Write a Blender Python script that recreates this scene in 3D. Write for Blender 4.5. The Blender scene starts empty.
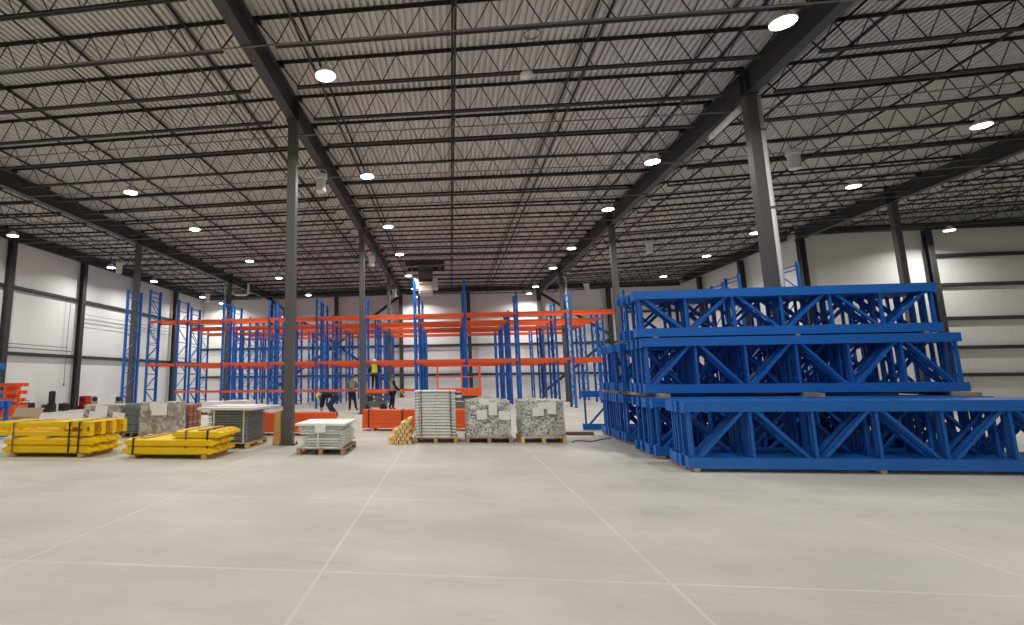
import bpy, bmesh, math, random
from mathutils import Vector, Matrix
random.seed(7)
C = bpy.context.scene.collection
PI = math.pi
ORD = ['first','second','third','fourth','fifth','sixth','seventh','eighth','ninth','tenth','eleventh','twelfth',
       'thirteenth','fourteenth','fifteenth','sixteenth','seventeenth','eighteenth','nineteenth','twentieth',
       'twenty-first','twenty-second','twenty-third','twenty-fourth','twenty-fifth','twenty-sixth','twenty-seventh',
       'twenty-eighth','twenty-ninth','thirtieth']

# ------------------------------------------------------------------ materials
def lin(c):
    c = c / 255.0
    return c / 12.92 if c <= 0.04045 else ((c + 0.055) / 1.055) ** 2.4
def rgb(r, g, b): return (lin(r), lin(g), lin(b), 1.0)

def mat(name, col, rough=0.5, metal=0.0, var=0.0, scale=6.0, bump=0.0, bscale=40.0, spec=0.5):
    m = bpy.data.materials.new(name); m.use_nodes = True
    nt = m.node_tree; b = nt.nodes['Principled BSDF']
    b.inputs['Base Color'].default_value = col
    b.inputs['Roughness'].default_value = rough
    b.inputs['Metallic'].default_value = metal
    b.inputs['Specular IOR Level'].default_value = spec
    tc = nt.nodes.new('ShaderNodeTexCoord')
    if var:
        n = nt.nodes.new('ShaderNodeTexNoise'); n.inputs['Scale'].default_value = scale; n.inputs['Detail'].default_value = 5
        nt.links.new(tc.outputs['Object'], n.inputs['Vector'])
        mx = nt.nodes.new('ShaderNodeMix'); mx.data_type = 'RGBA'
        mx.inputs['A'].default_value = tuple(max(0, c * (1 - var)) for c in col[:3]) + (1,)
        mx.inputs['B'].default_value = tuple(min(1, c * (1 + var)) for c in col[:3]) + (1,)
        nt.links.new(n.outputs['Fac'], mx.inputs['Factor'])
        nt.links.new(mx.outputs['Result'], b.inputs['Base Color'])
    if bump:
        n2 = nt.nodes.new('ShaderNodeTexNoise'); n2.inputs['Scale'].default_value = bscale
        nt.links.new(tc.outputs['Object'], n2.inputs['Vector'])
        bp = nt.nodes.new('ShaderNodeBump'); bp.inputs['Strength'].default_value = bump; bp.inputs['Distance'].default_value = 0.02
        nt.links.new(n2.outputs['Fac'], bp.inputs['Height']); nt.links.new(bp.outputs['Normal'], b.inputs['Normal'])
    return m

M = {}
M['blue'] = mat('blue_paint', rgb(30, 108, 196), 0.42, 0, 0.10, 3)
M['blue_dark'] = mat('blue_brace', rgb(26, 98, 184), 0.45, 0, 0.10, 3)
M['orange'] = mat('orange_paint', rgb(238, 96, 42), 0.42, 0, 0.08, 3)
M['yellow'] = mat('yellow_paint', rgb(246, 204, 8), 0.45, 0, 0.07, 3)
M['column'] = mat('grey_column_paint', rgb(88, 85, 83), 0.55, 0, 0.06, 2)
M['girder'] = mat('dark_girder_paint', rgb(62, 60, 62), 0.55, 0, 0.06, 2)
M['joist'] = mat('joist_paint', rgb(50, 45, 46), 0.6, 0, 0.05, 2)
M['deck'] = mat('galvanised_deck', rgb(212, 208, 206), 0.5, 0.1, 0.12, 0.8)
M['wood'] = mat('pallet_wood', rgb(196, 162, 112), 0.8, 0, 0.2, 9)
M['wood_grey'] = mat('weathered_wood', rgb(168, 146, 116), 0.85, 0, 0.2, 9)
M['wood_brown'] = mat('brown_wood', rgb(140, 106, 84), 0.85, 0, 0.2, 9)
M['timber'] = mat('fresh_timber', rgb(232, 198, 132), 0.75, 0, 0.16, 7)
M['card'] = mat('cardboard', rgb(206, 158, 98), 0.85, 0, 0.08, 5)
M['card_grey'] = mat('dull_cardboard', rgb(178, 158, 130), 0.85, 0, 0.1, 5)
M['zinc'] = mat('zinc_wire', rgb(236, 238, 232), 0.4, 0.0, 0.12, 12)
M['zinc_dark'] = mat('dark_wire', rgb(158, 164, 166), 0.5, 0.0, 0.15, 10)
M['white'] = mat('white_paint', rgb(226, 224, 220), 0.5, 0, 0.03, 3)
M['pvc'] = mat('white_pipe', rgb(232, 230, 226), 0.4, 0, 0.03, 3)
M['paper'] = mat('paper', rgb(240, 239, 236), 0.8)
M['strap'] = mat('black_strap', rgb(40, 36, 34), 0.5)
M['black'] = mat('black_plastic', rgb(38, 36, 38), 0.5)
M['rubber'] = mat('rubber', rgb(34, 34, 35), 0.8)
M['red'] = mat('red_paint', rgb(196, 36, 44), 0.45)
M['darkred'] = mat('dark_red', rgb(92, 34, 38), 0.5)
M['machine'] = mat('machine_grey', rgb(112, 106, 102), 0.5, 0.2)
M['pipe'] = mat('sprinkler_pipe', rgb(128, 122, 120), 0.45, 0.1)
M['brickred'] = mat('red_brown_steel', rgb(176, 112, 92), 0.7, 0, 0.18, 8)
M['hvac'] = mat('hvac_sheet', rgb(222, 208, 198), 0.5, 0.05)
M['skin'] = mat('skin', rgb(186, 140, 112), 0.6)
M['navy'] = mat('navy_cloth', rgb(44, 52, 78), 0.9)
M['blackcloth'] = mat('black_cloth', rgb(30, 29, 31), 0.9)
M['greycloth'] = mat('grey_cloth', rgb(96, 98, 90), 0.9)
M['hivis'] = mat('hivis_yellow', rgb(222, 232, 60), 0.8)
M['hivis_dull'] = mat('hivis_grey', rgb(150, 156, 120), 0.85)
M['helmet'] = mat('white_helmet', rgb(236, 236, 232), 0.35)
M['helmet_y'] = mat('yellow_helmet', rgb(232, 214, 60), 0.35)
M['helmet_d'] = mat('dark_helmet', rgb(60, 62, 66), 0.4)
M['boot'] = mat('boots', rgb(44, 38, 34), 0.7)
M['boot_red'] = mat('red_boots', rgb(176, 52, 44), 0.7)

def emit(name, col, s):
    m = bpy.data.materials.new(name); m.use_nodes = True
    nt = m.node_tree; nt.nodes.clear()
    e = nt.nodes.new('ShaderNodeEmission'); e.inputs['Color'].default_value = col; e.inputs['Strength'].default_value = s
    o = nt.nodes.new('ShaderNodeOutputMaterial'); nt.links.new(e.outputs[0], o.inputs['Surface'])
    return m
M['lamp'] = emit('led_lens', (1.0, 0.975, 0.93, 1), 14)

def floor_mat():
    m = bpy.data.materials.new('polished_concrete'); m.use_nodes = True
    nt = m.node_tree; N = nt.nodes.new; L = nt.links.new; b = nt.nodes['Principled BSDF']
    tc = N('ShaderNodeTexCoord'); sp = N('ShaderNodeSeparateXYZ'); L(tc.outputs['Object'], sp.inputs[0])
    def math_(op, a, bb=None, c=None):
        n = N('ShaderNodeMath'); n.operation = op
        for i, v in enumerate((a, bb, c)):
            if v is None: continue
            if isinstance(v, (int, float)): n.inputs[i].default_value = v
            else: L(v, n.inputs[i])
        return n.outputs[0]
    def noise(scale, detail, sx=1, sy=1, rough=0.55):
        mp = N('ShaderNodeMapping'); mp.inputs['Scale'].default_value = (sx, sy, 1); L(tc.outputs['Object'], mp.inputs['Vector'])
        n = N('ShaderNodeTexNoise'); n.inputs['Scale'].default_value = scale; n.inputs['Detail'].default_value = detail
        n.inputs['Roughness'].default_value = rough
        L(mp.outputs[0], n.inputs['Vector']); return n.outputs['Fac']
    def ramp(f, stops):
        r = N('ShaderNodeValToRGB'); L(f, r.inputs[0])
        e = r.color_ramp.elements
        e[0].position, e[0].color = stops[0]; e[1].position, e[1].color = stops[1]
        for p, c in stops[2:]:
            q = e.new(p); q.color = c
        return r.outputs[0]
    def mix(f, A, B, mode='MIX'):
        n = N('ShaderNodeMix'); n.data_type = 'RGBA'; n.blend_type = mode
        if isinstance(f, (int, float)): n.inputs['Factor'].default_value = f
        else: L(f, n.inputs['Factor'])
        for k, v in (('A', A), ('B', B)):
            if isinstance(v, tuple): n.inputs[k].default_value = v
            else: L(v, n.inputs[k])
        return n.outputs['Result']
    base = ramp(noise(0.35, 6), [(0.3, rgb(184, 180, 169)), (0.7, rgb(207, 203, 192))])
    patch = ramp(noise(0.9, 8, 0.5, 1.0, 0.7), [(0.35, (0.80, 0.80, 0.80, 1)), (0.62, (1, 1, 1, 1))])
    col = mix(0.75, base, patch, 'MULTIPLY')
    streak = ramp(noise(1.6, 8, 0.35, 2.2, 0.75), [(0.28, (0.70, 0.69, 0.67, 1)), (0.42, (1, 1, 1, 1))])
    col = mix(0.55, col, streak, 'MULTIPLY')
    fine = ramp(noise(22, 4), [(0.3, (0.93, 0.93, 0.93, 1)), (0.7, (1, 1, 1, 1))])
    col = mix(0.7, col, fine, 'MULTIPLY')
    # saw-cut joints, filled with pale sealant, 2.85 m x 2.8 m
    def joint(axis, off, per, w):
        f = math_('MODULO', math_('ADD', math_('SUBTRACT', axis, off), 1000 * per + per / 2), per)
        d = math_('ABSOLUTE', math_('SUBTRACT', f, per / 2))
        mr = N('ShaderNodeMapRange'); mr.interpolation_type = 'SMOOTHSTEP'
        mr.inputs['From Min'].default_value = w * 0.4; mr.inputs['From Max'].default_value = w
        mr.inputs['To Min'].default_value = 1; mr.inputs['To Max'].default_value = 0
        L(d, mr.inputs['Value']); return mr.outputs['Result']
    jx = joint(sp.outputs['X'], 1.70, 2.86, 0.022); jy = joint(sp.outputs['Y'], 7.57, 2.79, 0.022)
    j = math_('MAXIMUM', jx, jy)
    worn = ramp(noise(0.5, 3), [(0.3, (0.25, 0.25, 0.25, 1)), (0.7, (0.85, 0.85, 0.85, 1))])
    jf = math_('MULTIPLY', j, math_('MULTIPLY', worn, 0.5))
    col = mix(jf, col, rgb(232, 230, 220))
    L(col, b.inputs['Base Color'])
    r = N('ShaderNodeMapRange'); L(noise(0.7, 5), r.inputs['Value'])
    r.inputs['To Min'].default_value = 0.42; r.inputs['To Max'].default_value = 0.68
    L(r.outputs['Result'], b.inputs['Roughness'])
    b.inputs['Specular IOR Level'].default_value = 0.35
    return m

def wall_mat(name, axis, col, per=1.12):
    """white insulated metal panels with fine vertical seams along one axis"""
    m = bpy.data.materials.new(name); m.use_nodes = True
    nt = m.node_tree; N = nt.nodes.new; L = nt.links.new; b = nt.nodes['Principled BSDF']
    tc = N('ShaderNodeTexCoord'); sp = N('ShaderNodeSeparateXYZ'); L(tc.outputs['Object'], sp.inputs[0])
    def m_(op, a, bb):
        n = N('ShaderNodeMath'); n.operation = op
        for i, v in enumerate((a, bb)):
            if isinstance(v, (int, float)): n.inputs[i].default_value = v
            else: L(v, n.inputs[i])
        return n.outputs[0]
    f = m_('MODULO', m_('ADD', sp.outputs[axis], 100 * per), per)
    s = m_('LESS_THAN', f, 0.02)
    n = N('ShaderNodeTexNoise'); n.inputs['Scale'].default_value = 0.4; n.inputs['Detail'].default_value = 4
    L(tc.outputs['Object'], n.inputs['Vector'])
    mx = N('ShaderNodeMix'); mx.data_type = 'RGBA'
    mx.inputs['A'].default_value = tuple(c * 0.95 for c in col[:3]) + (1,); mx.inputs['B'].default_value = col
    L(n.outputs['Fac'], mx.inputs['Factor'])
    m2 = N('ShaderNodeMix'); m2.data_type = 'RGBA'; m2.inputs['B'].default_value = tuple(c * 0.72 for c in col[:3]) + (1,)
    L(m_('MULTIPLY', s, 0.5), m2.inputs['Factor']); L(mx.outputs['Result'], m2.inputs['A'])
    L(m2.outputs['Result'], b.inputs['Base Color'])
    b.inputs['Roughness'].default_value = 0.5; b.inputs['Specular IOR Level'].default_value = 0.3
    return m

def flake_mat(name, c0, c1, c2, scale):
    """pile of small bright metal fittings seen through film"""
    m = bpy.data.materials.new(name); m.use_nodes = True
    nt = m.node_tree; N = nt.nodes.new; L = nt.links.new; b = nt.nodes['Principled BSDF']
    tc = N('ShaderNodeTexCoord')
    v = N('ShaderNodeTexVoronoi'); v.inputs['Scale'].default_value = scale; v.inputs['Randomness'].default_value = 1
    L(tc.outputs['Object'], v.inputs['Vector'])
    n = N('ShaderNodeTexNoise'); n.inputs['Scale'].default_value = 3; L(tc.outputs['Object'], n.inputs['Vector'])
    r = N('ShaderNodeValToRGB'); e = r.color_ramp.elements
    e[0].position = 0.15; e[0].color = c0; e[1].position = 0.85; e[1].color = c2
    q = e.new(0.5); q.color = c1
    sx = N('ShaderNodeSeparateXYZ'); L(v.outputs['Color'], sx.inputs[0])
    a = N('ShaderNodeMath'); a.operation = 'ADD'; L(sx.outputs[0], a.inputs[0])
    mm = N('ShaderNodeMath'); mm.operation = 'MULTIPLY_ADD'; L(n.outputs['Fac'], mm.inputs[0]); mm.inputs[1].default_value = 0.8; mm.inputs[2].default_value = -0.4
    L(mm.outputs[0], a.inputs[1]); L(a.outputs[0], r.inputs[0])
    L(r.outputs[0], b.inputs['Base Color'])
    b.inputs['Roughness'].default_value = 0.4; b.inputs['Metallic'].default_value = 0.15
    bp = N('ShaderNodeBump'); bp.inputs['Strength'].default_value = 0.7; bp.inputs['Distance'].default_value = 0.03
    L(sx.outputs[1], bp.inputs['Height']); L(bp.outputs['Normal'], b.inputs['Normal'])
    return m
M['flake'] = flake_mat('zinc_fittings', rgb(96, 98, 94), rgb(184, 186, 178), rgb(240, 240, 232), 30)
M['flake2'] = flake_mat('grey_fittings', rgb(128, 122, 110), rgb(166, 160, 146), rgb(200, 196, 184), 9)

def film_mat():
    m = bpy.data.materials.new('stretch_film'); m.use_nodes = True
    nt = m.node_tree; nt.nodes.clear(); N = nt.nodes.new; L = nt.links.new
    o = N('ShaderNodeOutputMaterial'); mx = N('ShaderNodeMixShader'); t = N('ShaderNodeBsdfTransparent'); g = N('ShaderNodeBsdfPrincipled')
    g.inputs['Base Color'].default_value = rgb(236, 234, 228); g.inputs['Roughness'].default_value = 0.25
    tc = N('ShaderNodeTexCoord'); n = N('ShaderNodeTexNoise'); n.inputs['Scale'].default_value = 4.5; n.inputs['Detail'].default_value = 6
    n.inputs['Distortion'].default_value = 1.5
    mp = N('ShaderNodeMapping'); mp.inputs['Scale'].default_value = (1, 1, 2.2); L(tc.outputs['Object'], mp.inputs[0]); L(mp.outputs[0], n.inputs['Vector'])
    r = N('ShaderNodeMapRange'); r.inputs['From Min'].default_value = 0.5; r.inputs['From Max'].default_value = 0.72
    r.inputs['To Min'].default_value = 0.10; r.inputs['To Max'].default_value = 0.62; L(n.outputs['Fac'], r.inputs['Value'])
    L(r.outputs['Result'], mx.inputs[0]); L(t.outputs[0], mx.inputs[1]); L(g.outputs[0], mx.inputs[2]); L(mx.outputs[0], o.inputs['Surface'])
    bp = N('ShaderNodeBump'); bp.inputs['Strength'].default_value = 0.6; bp.inputs['Distance'].default_value = 0.03
    L(n.outputs['Fac'], bp.inputs['Height']); L(bp.outputs['Normal'], g.inputs['Normal'])
    return m
M['film'] = film_mat()

# ------------------------------------------------------------------ mesh helpers
class MB:
    def __init__(s): s.v = []; s.f = []; s.smooth = False
    def add(s, vs, fs):
        o = len(s.v); s.v += [tuple(x) for x in vs]; s.f += [tuple(i + o for i in f) for f in fs]; return s
    def box(s, x0, x1, y0, y1, z0, z1):
        return s.add([(x0,y0,z0),(x1,y0,z0),(x1,y1,z0),(x0,y1,z0),(x0,y0,z1),(x1,y0,z1),(x1,y1,z1),(x0,y1,z1)],
                     [(0,3,2,1),(4,5,6,7),(0,1,5,4),(1,2,6,5),(2,3,7,6),(3,0,4,7)])
    def cbox(s, x0, x1, y0, y1, z0, z1, c):
        """box with chamfered edges"""
        bm = bmesh.new(); bmesh.ops.create_cube(bm, size=1)
        for v in bm.verts:
            v.co = Vector(((x0+x1)/2 + v.co.x*(x1-x0), (y0+y1)/2 + v.co.y*(y1-y0), (z0+z1)/2 + v.co.z*(z1-z0)))
        bmesh.ops.bevel(bm, geom=bm.edges[:], offset=c, segments=2, profile=0.6, affect='EDGES')
        bm.verts.index_update(); s.add([v.co for v in bm.verts], [[v.index for v in f.verts] for f in bm.faces]); bm.free(); return s
    def bar(s, p, q, w, h, up=(0,0,1)):
        """rectangular bar from p to q; w across, h along up"""
        p, q = Vector(p), Vector(q); d = (q - p).normalized(); u = Vector(up)
        if abs(d.dot(u)) > 0.99: u = Vector((0,1,0))
        r = d.cross(u).normalized(); u = r.cross(d).normalized()
        a = r * (w/2); b = u * (h/2)
        return s.add([p-a-b, p+a-b, p+a+b, p-a+b, q-a-b, q+a-b, q+a+b, q-a+b],
                     [(0,1,2,3)[::-1],(4,5,6,7),(0,1,5,4),(1,2,6,5),(2,3,7,6),(3,0,4,7)])
    def tube(s, pts, r, n=8, caps=True):
        pts = [Vector(p) for p in pts]; R = r if isinstance(r, (list, tuple)) else [r]*len(pts)
        rings = []; ref = None
        for i, p in enumerate(pts):
            d = (pts[min(i+1, len(pts)-1)] - pts[max(i-1, 0)]).normalized()
            if ref is None: ref = Vector((0,0,1)) if abs(d.z) < 0.9 else Vector((1,0,0))
            a = d.cross(ref).normalized(); b = a.cross(d).normalized(); ref = b
            rings.append([p + a*math.cos(2*PI*k/n)*R[i] + b*math.sin(2*PI*k/n)*R[i] for k in range(n)])
        vs = [v for g in rings for v in g]; fs = []
        for i in range(len(pts)-1):
            for k in range(n):
                fs.append((i*n+k, i*n+(k+1)%n, (i+1)*n+(k+1)%n, (i+1)*n+k))
        if caps: fs.append(tuple(range(n))[::-1]); fs.append(tuple((len(pts)-1)*n+k for k in range(n)))
        return s.add(vs, fs)
    def lathe(s, prof, n=20, c=(0,0,0), capped=True):
        vs = []; fs = []
        for r, z in prof:
            for k in range(n): vs.append((c[0]+r*math.cos(2*PI*k/n), c[1]+r*math.sin(2*PI*k/n), c[2]+z))
        for i in range(len(prof)-1):
            for k in range(n): fs.append((i*n+k, i*n+(k+1)%n, (i+1)*n+(k+1)%n, (i+1)*n+k))
        if capped: fs.append(tuple(range(n))[::-1]); fs.append(tuple((len(prof)-1)*n+k for k in range(n)))
        return s.add(vs, fs)
    def mesh(s, name):
        me = bpy.data.meshes.new(name); me.from_pydata(s.v, [], s.f); me.update()
        bm = bmesh.new(); bm.from_mesh(me); bmesh.ops.recalc_face_normals(bm, faces=bm.faces[:]); bm.to_mesh(me); bm.free()
        if s.smooth:
            for p in me.polygons: p.use_smooth = True
        return me
    def build(s, name, m, parent=None, loc=None):
        me = s.mesh(name); me.materials.append(m)
        return link(name, me, parent, loc)

def link(name, me, parent=None, loc=None):
    o = bpy.data.objects.new(name, me); C.objects.link(o)
    if parent is not None: o.parent = parent
    if loc is not None: o.location = loc
    return o
def tag(o, label=None, cat=None, group=None, kind=None):
    if label: o['label'] = label
    if cat: o['category'] = cat
    if group: o['group'] = group
    if kind: o['kind'] = kind
    return o
def thing(name, label, cat, loc=(0,0,0), rz=0, group=None):
    o = bpy.data.objects.new(name, None); C.objects.link(o); o.location = loc; o.rotation_euler = (0,0,rz)
    o.empty_display_size = 0.1
    return tag(o, label, cat, group)
def copy_tree(o, parent=None):
    c = o.copy(); C.objects.link(c)
    if parent is not None: c.parent = parent
    for ch in list(o.children): copy_tree(ch, c)
    return c
def dup(root, loc, rz=None, label=None, group=None):
    r = copy_tree(root); r.location = loc
    if rz is not None: r.rotation_euler = (0,0,rz)
    if label: r['label'] = label
    if group: r['group'] = group
    return r
def first_or_dup(store, key, make, loc, rz, label, group=None):
    if key not in store:
        o = make(); store[key] = o; o.location = loc; o.rotation_euler = (0,0,rz); o['label'] = label
        if group: o['group'] = group
        return o
    return dup(store[key], loc, rz, label, group)

# ------------------------------------------------------------------ camera (full pinhole fit of the photograph)
F, CX, CY = 527.629, 381.65, 296.04
YAW, PITCH, ROLL, EYE = 0.1268, 0.1544, -0.0108, 1.65
cam = bpy.data.cameras.new('camera'); co = bpy.data.objects.new('camera', cam); C.objects.link(co)
cam.sensor_fit = 'HORIZONTAL'; cam.sensor_width = 36.0; cam.lens = F * 36 / 1024
cam.shift_x = (512 - CX) / 1024; cam.shift_y = (CY - 312.5) / 1024
cam.clip_start = 0.05; cam.clip_end = 300
fw = Vector((-math.sin(YAW), math.cos(YAW), 0)); rt = Vector((math.cos(YAW), math.sin(YAW), 0)); up = Vector((0,0,1))
f2 = fw*math.cos(PITCH) + up*math.sin(PITCH); u2 = up*math.cos(PITCH) - fw*math.sin(PITCH)
r3 = rt*math.cos(ROLL) + u2*math.sin(ROLL); u3 = u2*math.cos(ROLL) - rt*math.sin(ROLL)
mw = Matrix((r3, u3, -f2)).transposed().to_4x4(); mw.translation = (0, 0, EYE); co.matrix_world = mw
bpy.context.scene.camera = co

# ------------------------------------------------------------------ building
XW, XL, XA, XB, XR, XF = -22.6, -15.95, -4.146, 7.637, 19.494, 31.3     # left wall, four column lines, far right wall
ZL = {XW: 8.78, XL: 8.69, XA: 8.75, XB: 8.56, XR: 9.03, XF: 9.45}        # underside of girders
Y1, DY = 13.43, 11.585
ROWS = [Y1, Y1+DY, Y1+2*DY]
YB, YN, YR = 46.0, 31.5, -9.0       # back wall, notch wall, wall behind the camera
GD = 0.62                           # girder depth
DK = 0.76                           # deck level above girder underside
LINES = [XW, XL, XA, XB, XR, XF]
def zline(x):
    for a, b in zip(LINES, LINES[1:]):
        if a <= x <= b: return ZL[a] + (ZL[b]-ZL[a])*(x-a)/(b-a)
    return ZL[LINES[0]] if x < LINES[0] else ZL[LINES[-1]]

fl = MB().box(XW-0.3, XF+0.3, YR-0.3, YB+0.3, -0.25, 0.0).build('floor', floor_mat()); tag(fl, kind='structure')

# corrugated roof deck: flutes run front to back
def deck():
    mb = MB(); T = 0.008
    def strip(x0, x1, y0, y1):
        prof = []; x = x0; k = 0
        pat = [(0.0, 0.0), (0.082, 0.0), (0.090, 0.075), (0.144, 0.075), (0.153, 0.0)]
        P = 0.1524
        while x < x1:
            for dx, dz in pat[:4]:
                if x+dx < x1: prof.append((x+dx, zline(x+dx) + DK + dz))
            x += P
        prof.append((x1, zline(x1)+DK))
        n = len(prof); vs = []
        for y in (y0, y1):
            vs += [(a, y, b) for a, b in prof]
        for y in (y0, y1):
            vs += [(a, y, b + T) for a, b in prof]
        fs = [(i, i+1, n+i+1, n+i) for i in range(n-1)] + [(2*n+i, 3*n+i, 3*n+i+1, 2*n+i+1) for i in range(n-1)]
        mb.add(vs, fs)
    strip(XW-0.2, XR, YR-0.2, YB+0.2); strip(XR, XF+0.2, YR-0.2, YN+0.4)
    me = bpy.data.meshes.new('ceiling'); me.from_pydata(mb.v, [], mb.f); me.update(); me.materials.append(M['deck'])
    return link('ceiling', me)
tag(deck(), kind='structure')

WC = rgb(242, 241, 238)
def wall(name, x0, x1, y0, y1, z1, axis, girts=(), gside=None):
    o = MB().box(x0, x1, y0, y1, 0, z1).build(name, wall_mat(name + '_panels', axis, WC)); tag(o, kind='structure')
    for z in girts:
        mb = MB()
        if gside == '+x': mb.box(x1, x1+0.16, y0, y1, z-0.09, z-0.075).box(x1+0.145, x1+0.16, y0, y1, z-0.09, z+0.09).box(x1, x1+0.16, y0, y1, z+0.075, z+0.09)
        if gside == '-x': mb.box(x0-0.16, x0, y0, y1, z-0.09, z-0.075).box(x0-0.16, x0-0.145, y0, y1, z-0.09, z+0.09).box(x0-0.16, x0, y0, y1, z+0.075, z+0.09)
        if gside == '-y': mb.box(x0, x1, y0-0.16, y0, z-0.09, z-0.075).box(x0, x1, y0-0.16, y0-0.145, z-0.09, z+0.09).box(x0, x1, y0-0.16, y0, z+0.075, z+0.09)
        g = mb.build('girt', M['girder'], o); g['label'] = 'dark horizontal steel wall girt'
    return o
wall('wall_left', XW-0.25, XW, YR, YB, 9.55, 'Y', (3.12, 6.55), '+x')
wall('wall_back', XW-0.25, XR+0.25, YB, YB+0.25, 9.85, 'X', (1.9, 4.4, 6.9), '-y')
wall('wall_right', XR, XR+0.25, YN+0.25, YB, 9.85, 'Y', (6.4,), '-x')
wall('wall_notch', XR, XF, YN, YN+0.25, 10.25, 'X')
wn = bpy.data.objects['wall_notch']
for z in (1.5, 2.92, 4.45, 6.25, 7.85):
    g = MB().box(25.9, XF, YN-0.16, YN, z-0.09, z-0.075).box(25.9, XF, YN-0.16, YN-0.145, z-0.09, z+0.09).box(25.9, XF, YN-0.16, YN, z+0.075, z+0.09).build('girt', M['girder'], wn)
    g['label'] = 'dark horizontal steel wall girt'
wall('wall_far_right', XF, XF+0.25, YR, YN+0.25, 10.3, 'Y')
wall('wall_rear', XW-0.25, XF+0.25, YR-0.25, YR, 10.3, 'X')
# pale pipes and drop cord along the left wall
for i, (z, y0, y1, r, lab) in enumerate([(3.62, 12, 28.6, 0.022, 'upper thin pale conduit along the left wall above the girt'),
                                (3.42, 12, 28.9, 0.03, 'lower pale pipe along the left wall just above the girt'),
                                (5.75, 30, 40, 0.015, 'topmost of three thin cables strung along the left wall'),
                                (5.52, 30, 40, 0.015, 'middle of three thin cables strung along the left wall'),
                                (5.29, 30, 40, 0.015, 'lowest of three thin cables strung along the left wall')]):
    o = MB().tube([(XW+0.22, y0, z), (XW+0.22, y1, z)], r).build('wall_conduit', M['pipe']); tag(o, lab, 'pipe', 'pipes and cables on the left wall')
o = MB().tube([(XW+0.25, 28.55, 6.6), (XW+0.25, 28.5, 4), (XW+0.25, 28.52, 1.55)], 0.016).tube([(XW+0.25, 28.52, 1.56), (XW+0.25, 28.52, 1.4)], 0.045).build('pull_cord', M['machine'])
tag(o, 'thin cord hanging down the left wall beside the dark wall column', 'cord')

# interior columns
def make_column(h):
    def f():
        t = thing('steel_column', '', 'column')
        w = 0.122
        MB().cbox(-w, w, -w, w, 0.025, h-0.03, 0.012).build('shaft', M['column'], t)
        b = MB().box(-0.2, 0.2, -0.2, 0.2, 0.0, 0.025).build('base_plate', M['column'], t)
        mb = MB()
        for sx in (-1, 1):
            for sy in (-1, 1): mb.lathe([(0.022, 0.025), (0.022, 0.055), (0.012, 0.055), (0.012, 0.085)], 6, (sx*0.165, sy*0.165, 0))
        mb.build('anchor_bolt', M['machine'], b)
        MB().box(-0.16, 0.16, -0.2, 0.2, h-0.03, h).build('cap_plate', M['girder'], t)
        return t
    return f
col_names = {(XA,0): 'grey steel column with cardboard leaning at its foot, nearest of its row',
 (XA,1): 'grey steel column beside the end of the middle orange beam bundle',
 (XA,2): 'far grey column standing in the racks, behind the worker in the yellow vest',
 (XB,0): 'tall grey column with white drain pipe, rising behind the blue frame stack',
 (XB,1): 'grey column at the left end of the tall blue frame stack',
 (XB,2): 'grey column with bright white drain pipe, standing among the racks',
 (XL,1): 'dark column just behind the first rack frames by the left wall',
 (XL,2): 'far left dark column with white pipe beside it at the top',
 (XR,1): 'dark column in front of the white notch wall on the right'}
cst = {}
for x in (XL, XA, XB, XR):
    for i, y in enumerate(ROWS):
        if (x, i) not in col_names: continue
        first_or_dup(cst, x, make_column(ZL[x]), (x, y, 0), 0, col_names[(x, i)], 'interior steel columns')

# wall columns (wide-flange) standing against the walls
def make_wallcol(h):
    def f():
        mb = MB(); w = 0.15
        mb.box(-w, w, -w, -w+0.02, 0, h).box(-w, w, w-0.02, w, 0, h).box(-0.01, 0.01, -w, w, 0, h)
        o = mb.build('wall_column', M['girder']); o['category'] = 'column'; return o
    return f
wst = {}
for i, y in enumerate([18.4, 23.95, 29.4, 35.0, 40.5]):
    first_or_dup(wst, 'l', make_wallcol(8.9), (XW+0.33, y, 0), PI/2, 'dark wall column against the left wall, %s from the camera' % ORD[i], 'left wall columns')
for i, x in enumerate([-20.0, XL, -9.9, XA, 1.7, XB, 13.3]):
    first_or_dup(wst, 'b', make_wallcol(8.9), (x, YB-0.33, 0), 0, 'dark wall column against the back wall, %s from the left corner' % ORD[i], 'back wall columns')
for i, y in enumerate([31.2, 36.8, 42.7]):
    first_or_dup(wst, 'r', make_wallcol(9.1), (XR-0.33 if i else XR-0.05, y, 0), PI/2, ['dark corner column where the white notch wall meets the right side wall',
        'dark wall column on the right side wall, second beyond the corner', 'dark wall column on the right side wall, farthest of three'][i], 'right wall columns')
first_or_dup(wst, 'n', make_wallcol(9.25), (25.7, YN-0.33, 0), 0, 'dark wall column on the white notch wall where its girts begin', 'notch wall column')

# cross bracing on the back wall
for (xa, za, xb, zb, lab) in [(XA-0.2, 8.6, -9.8, 4.6, 'upper right arm of the dark cross bracing on the back wall'),
                              (-9.8, 4.6, XL+0.2, 0.6, 'lower left arm of the dark cross bracing on the back wall'),
                              (XL+0.2, 8.6, -9.8, 4.6, 'upper left arm of the dark cross bracing on the back wall'),
                              (-9.8, 4.6, XA-0.2, 0.6, 'lower right arm of the dark cross bracing on the back wall'),
                              (XB, 8.7, 13.2, 4.9, 'dark brace running down rightward from the right back wall column'),
                              (13.1, 4.7, XB+0.2, 0.6, 'dark brace running down leftward low on the back wall')]:
    o = MB().bar((xa, YB-0.62, za), (xb, YB-0.62, zb), 0.12, 0.22).build('wall_brace', M['girder']); tag(o, lab, 'brace', 'back wall bracing')

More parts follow.
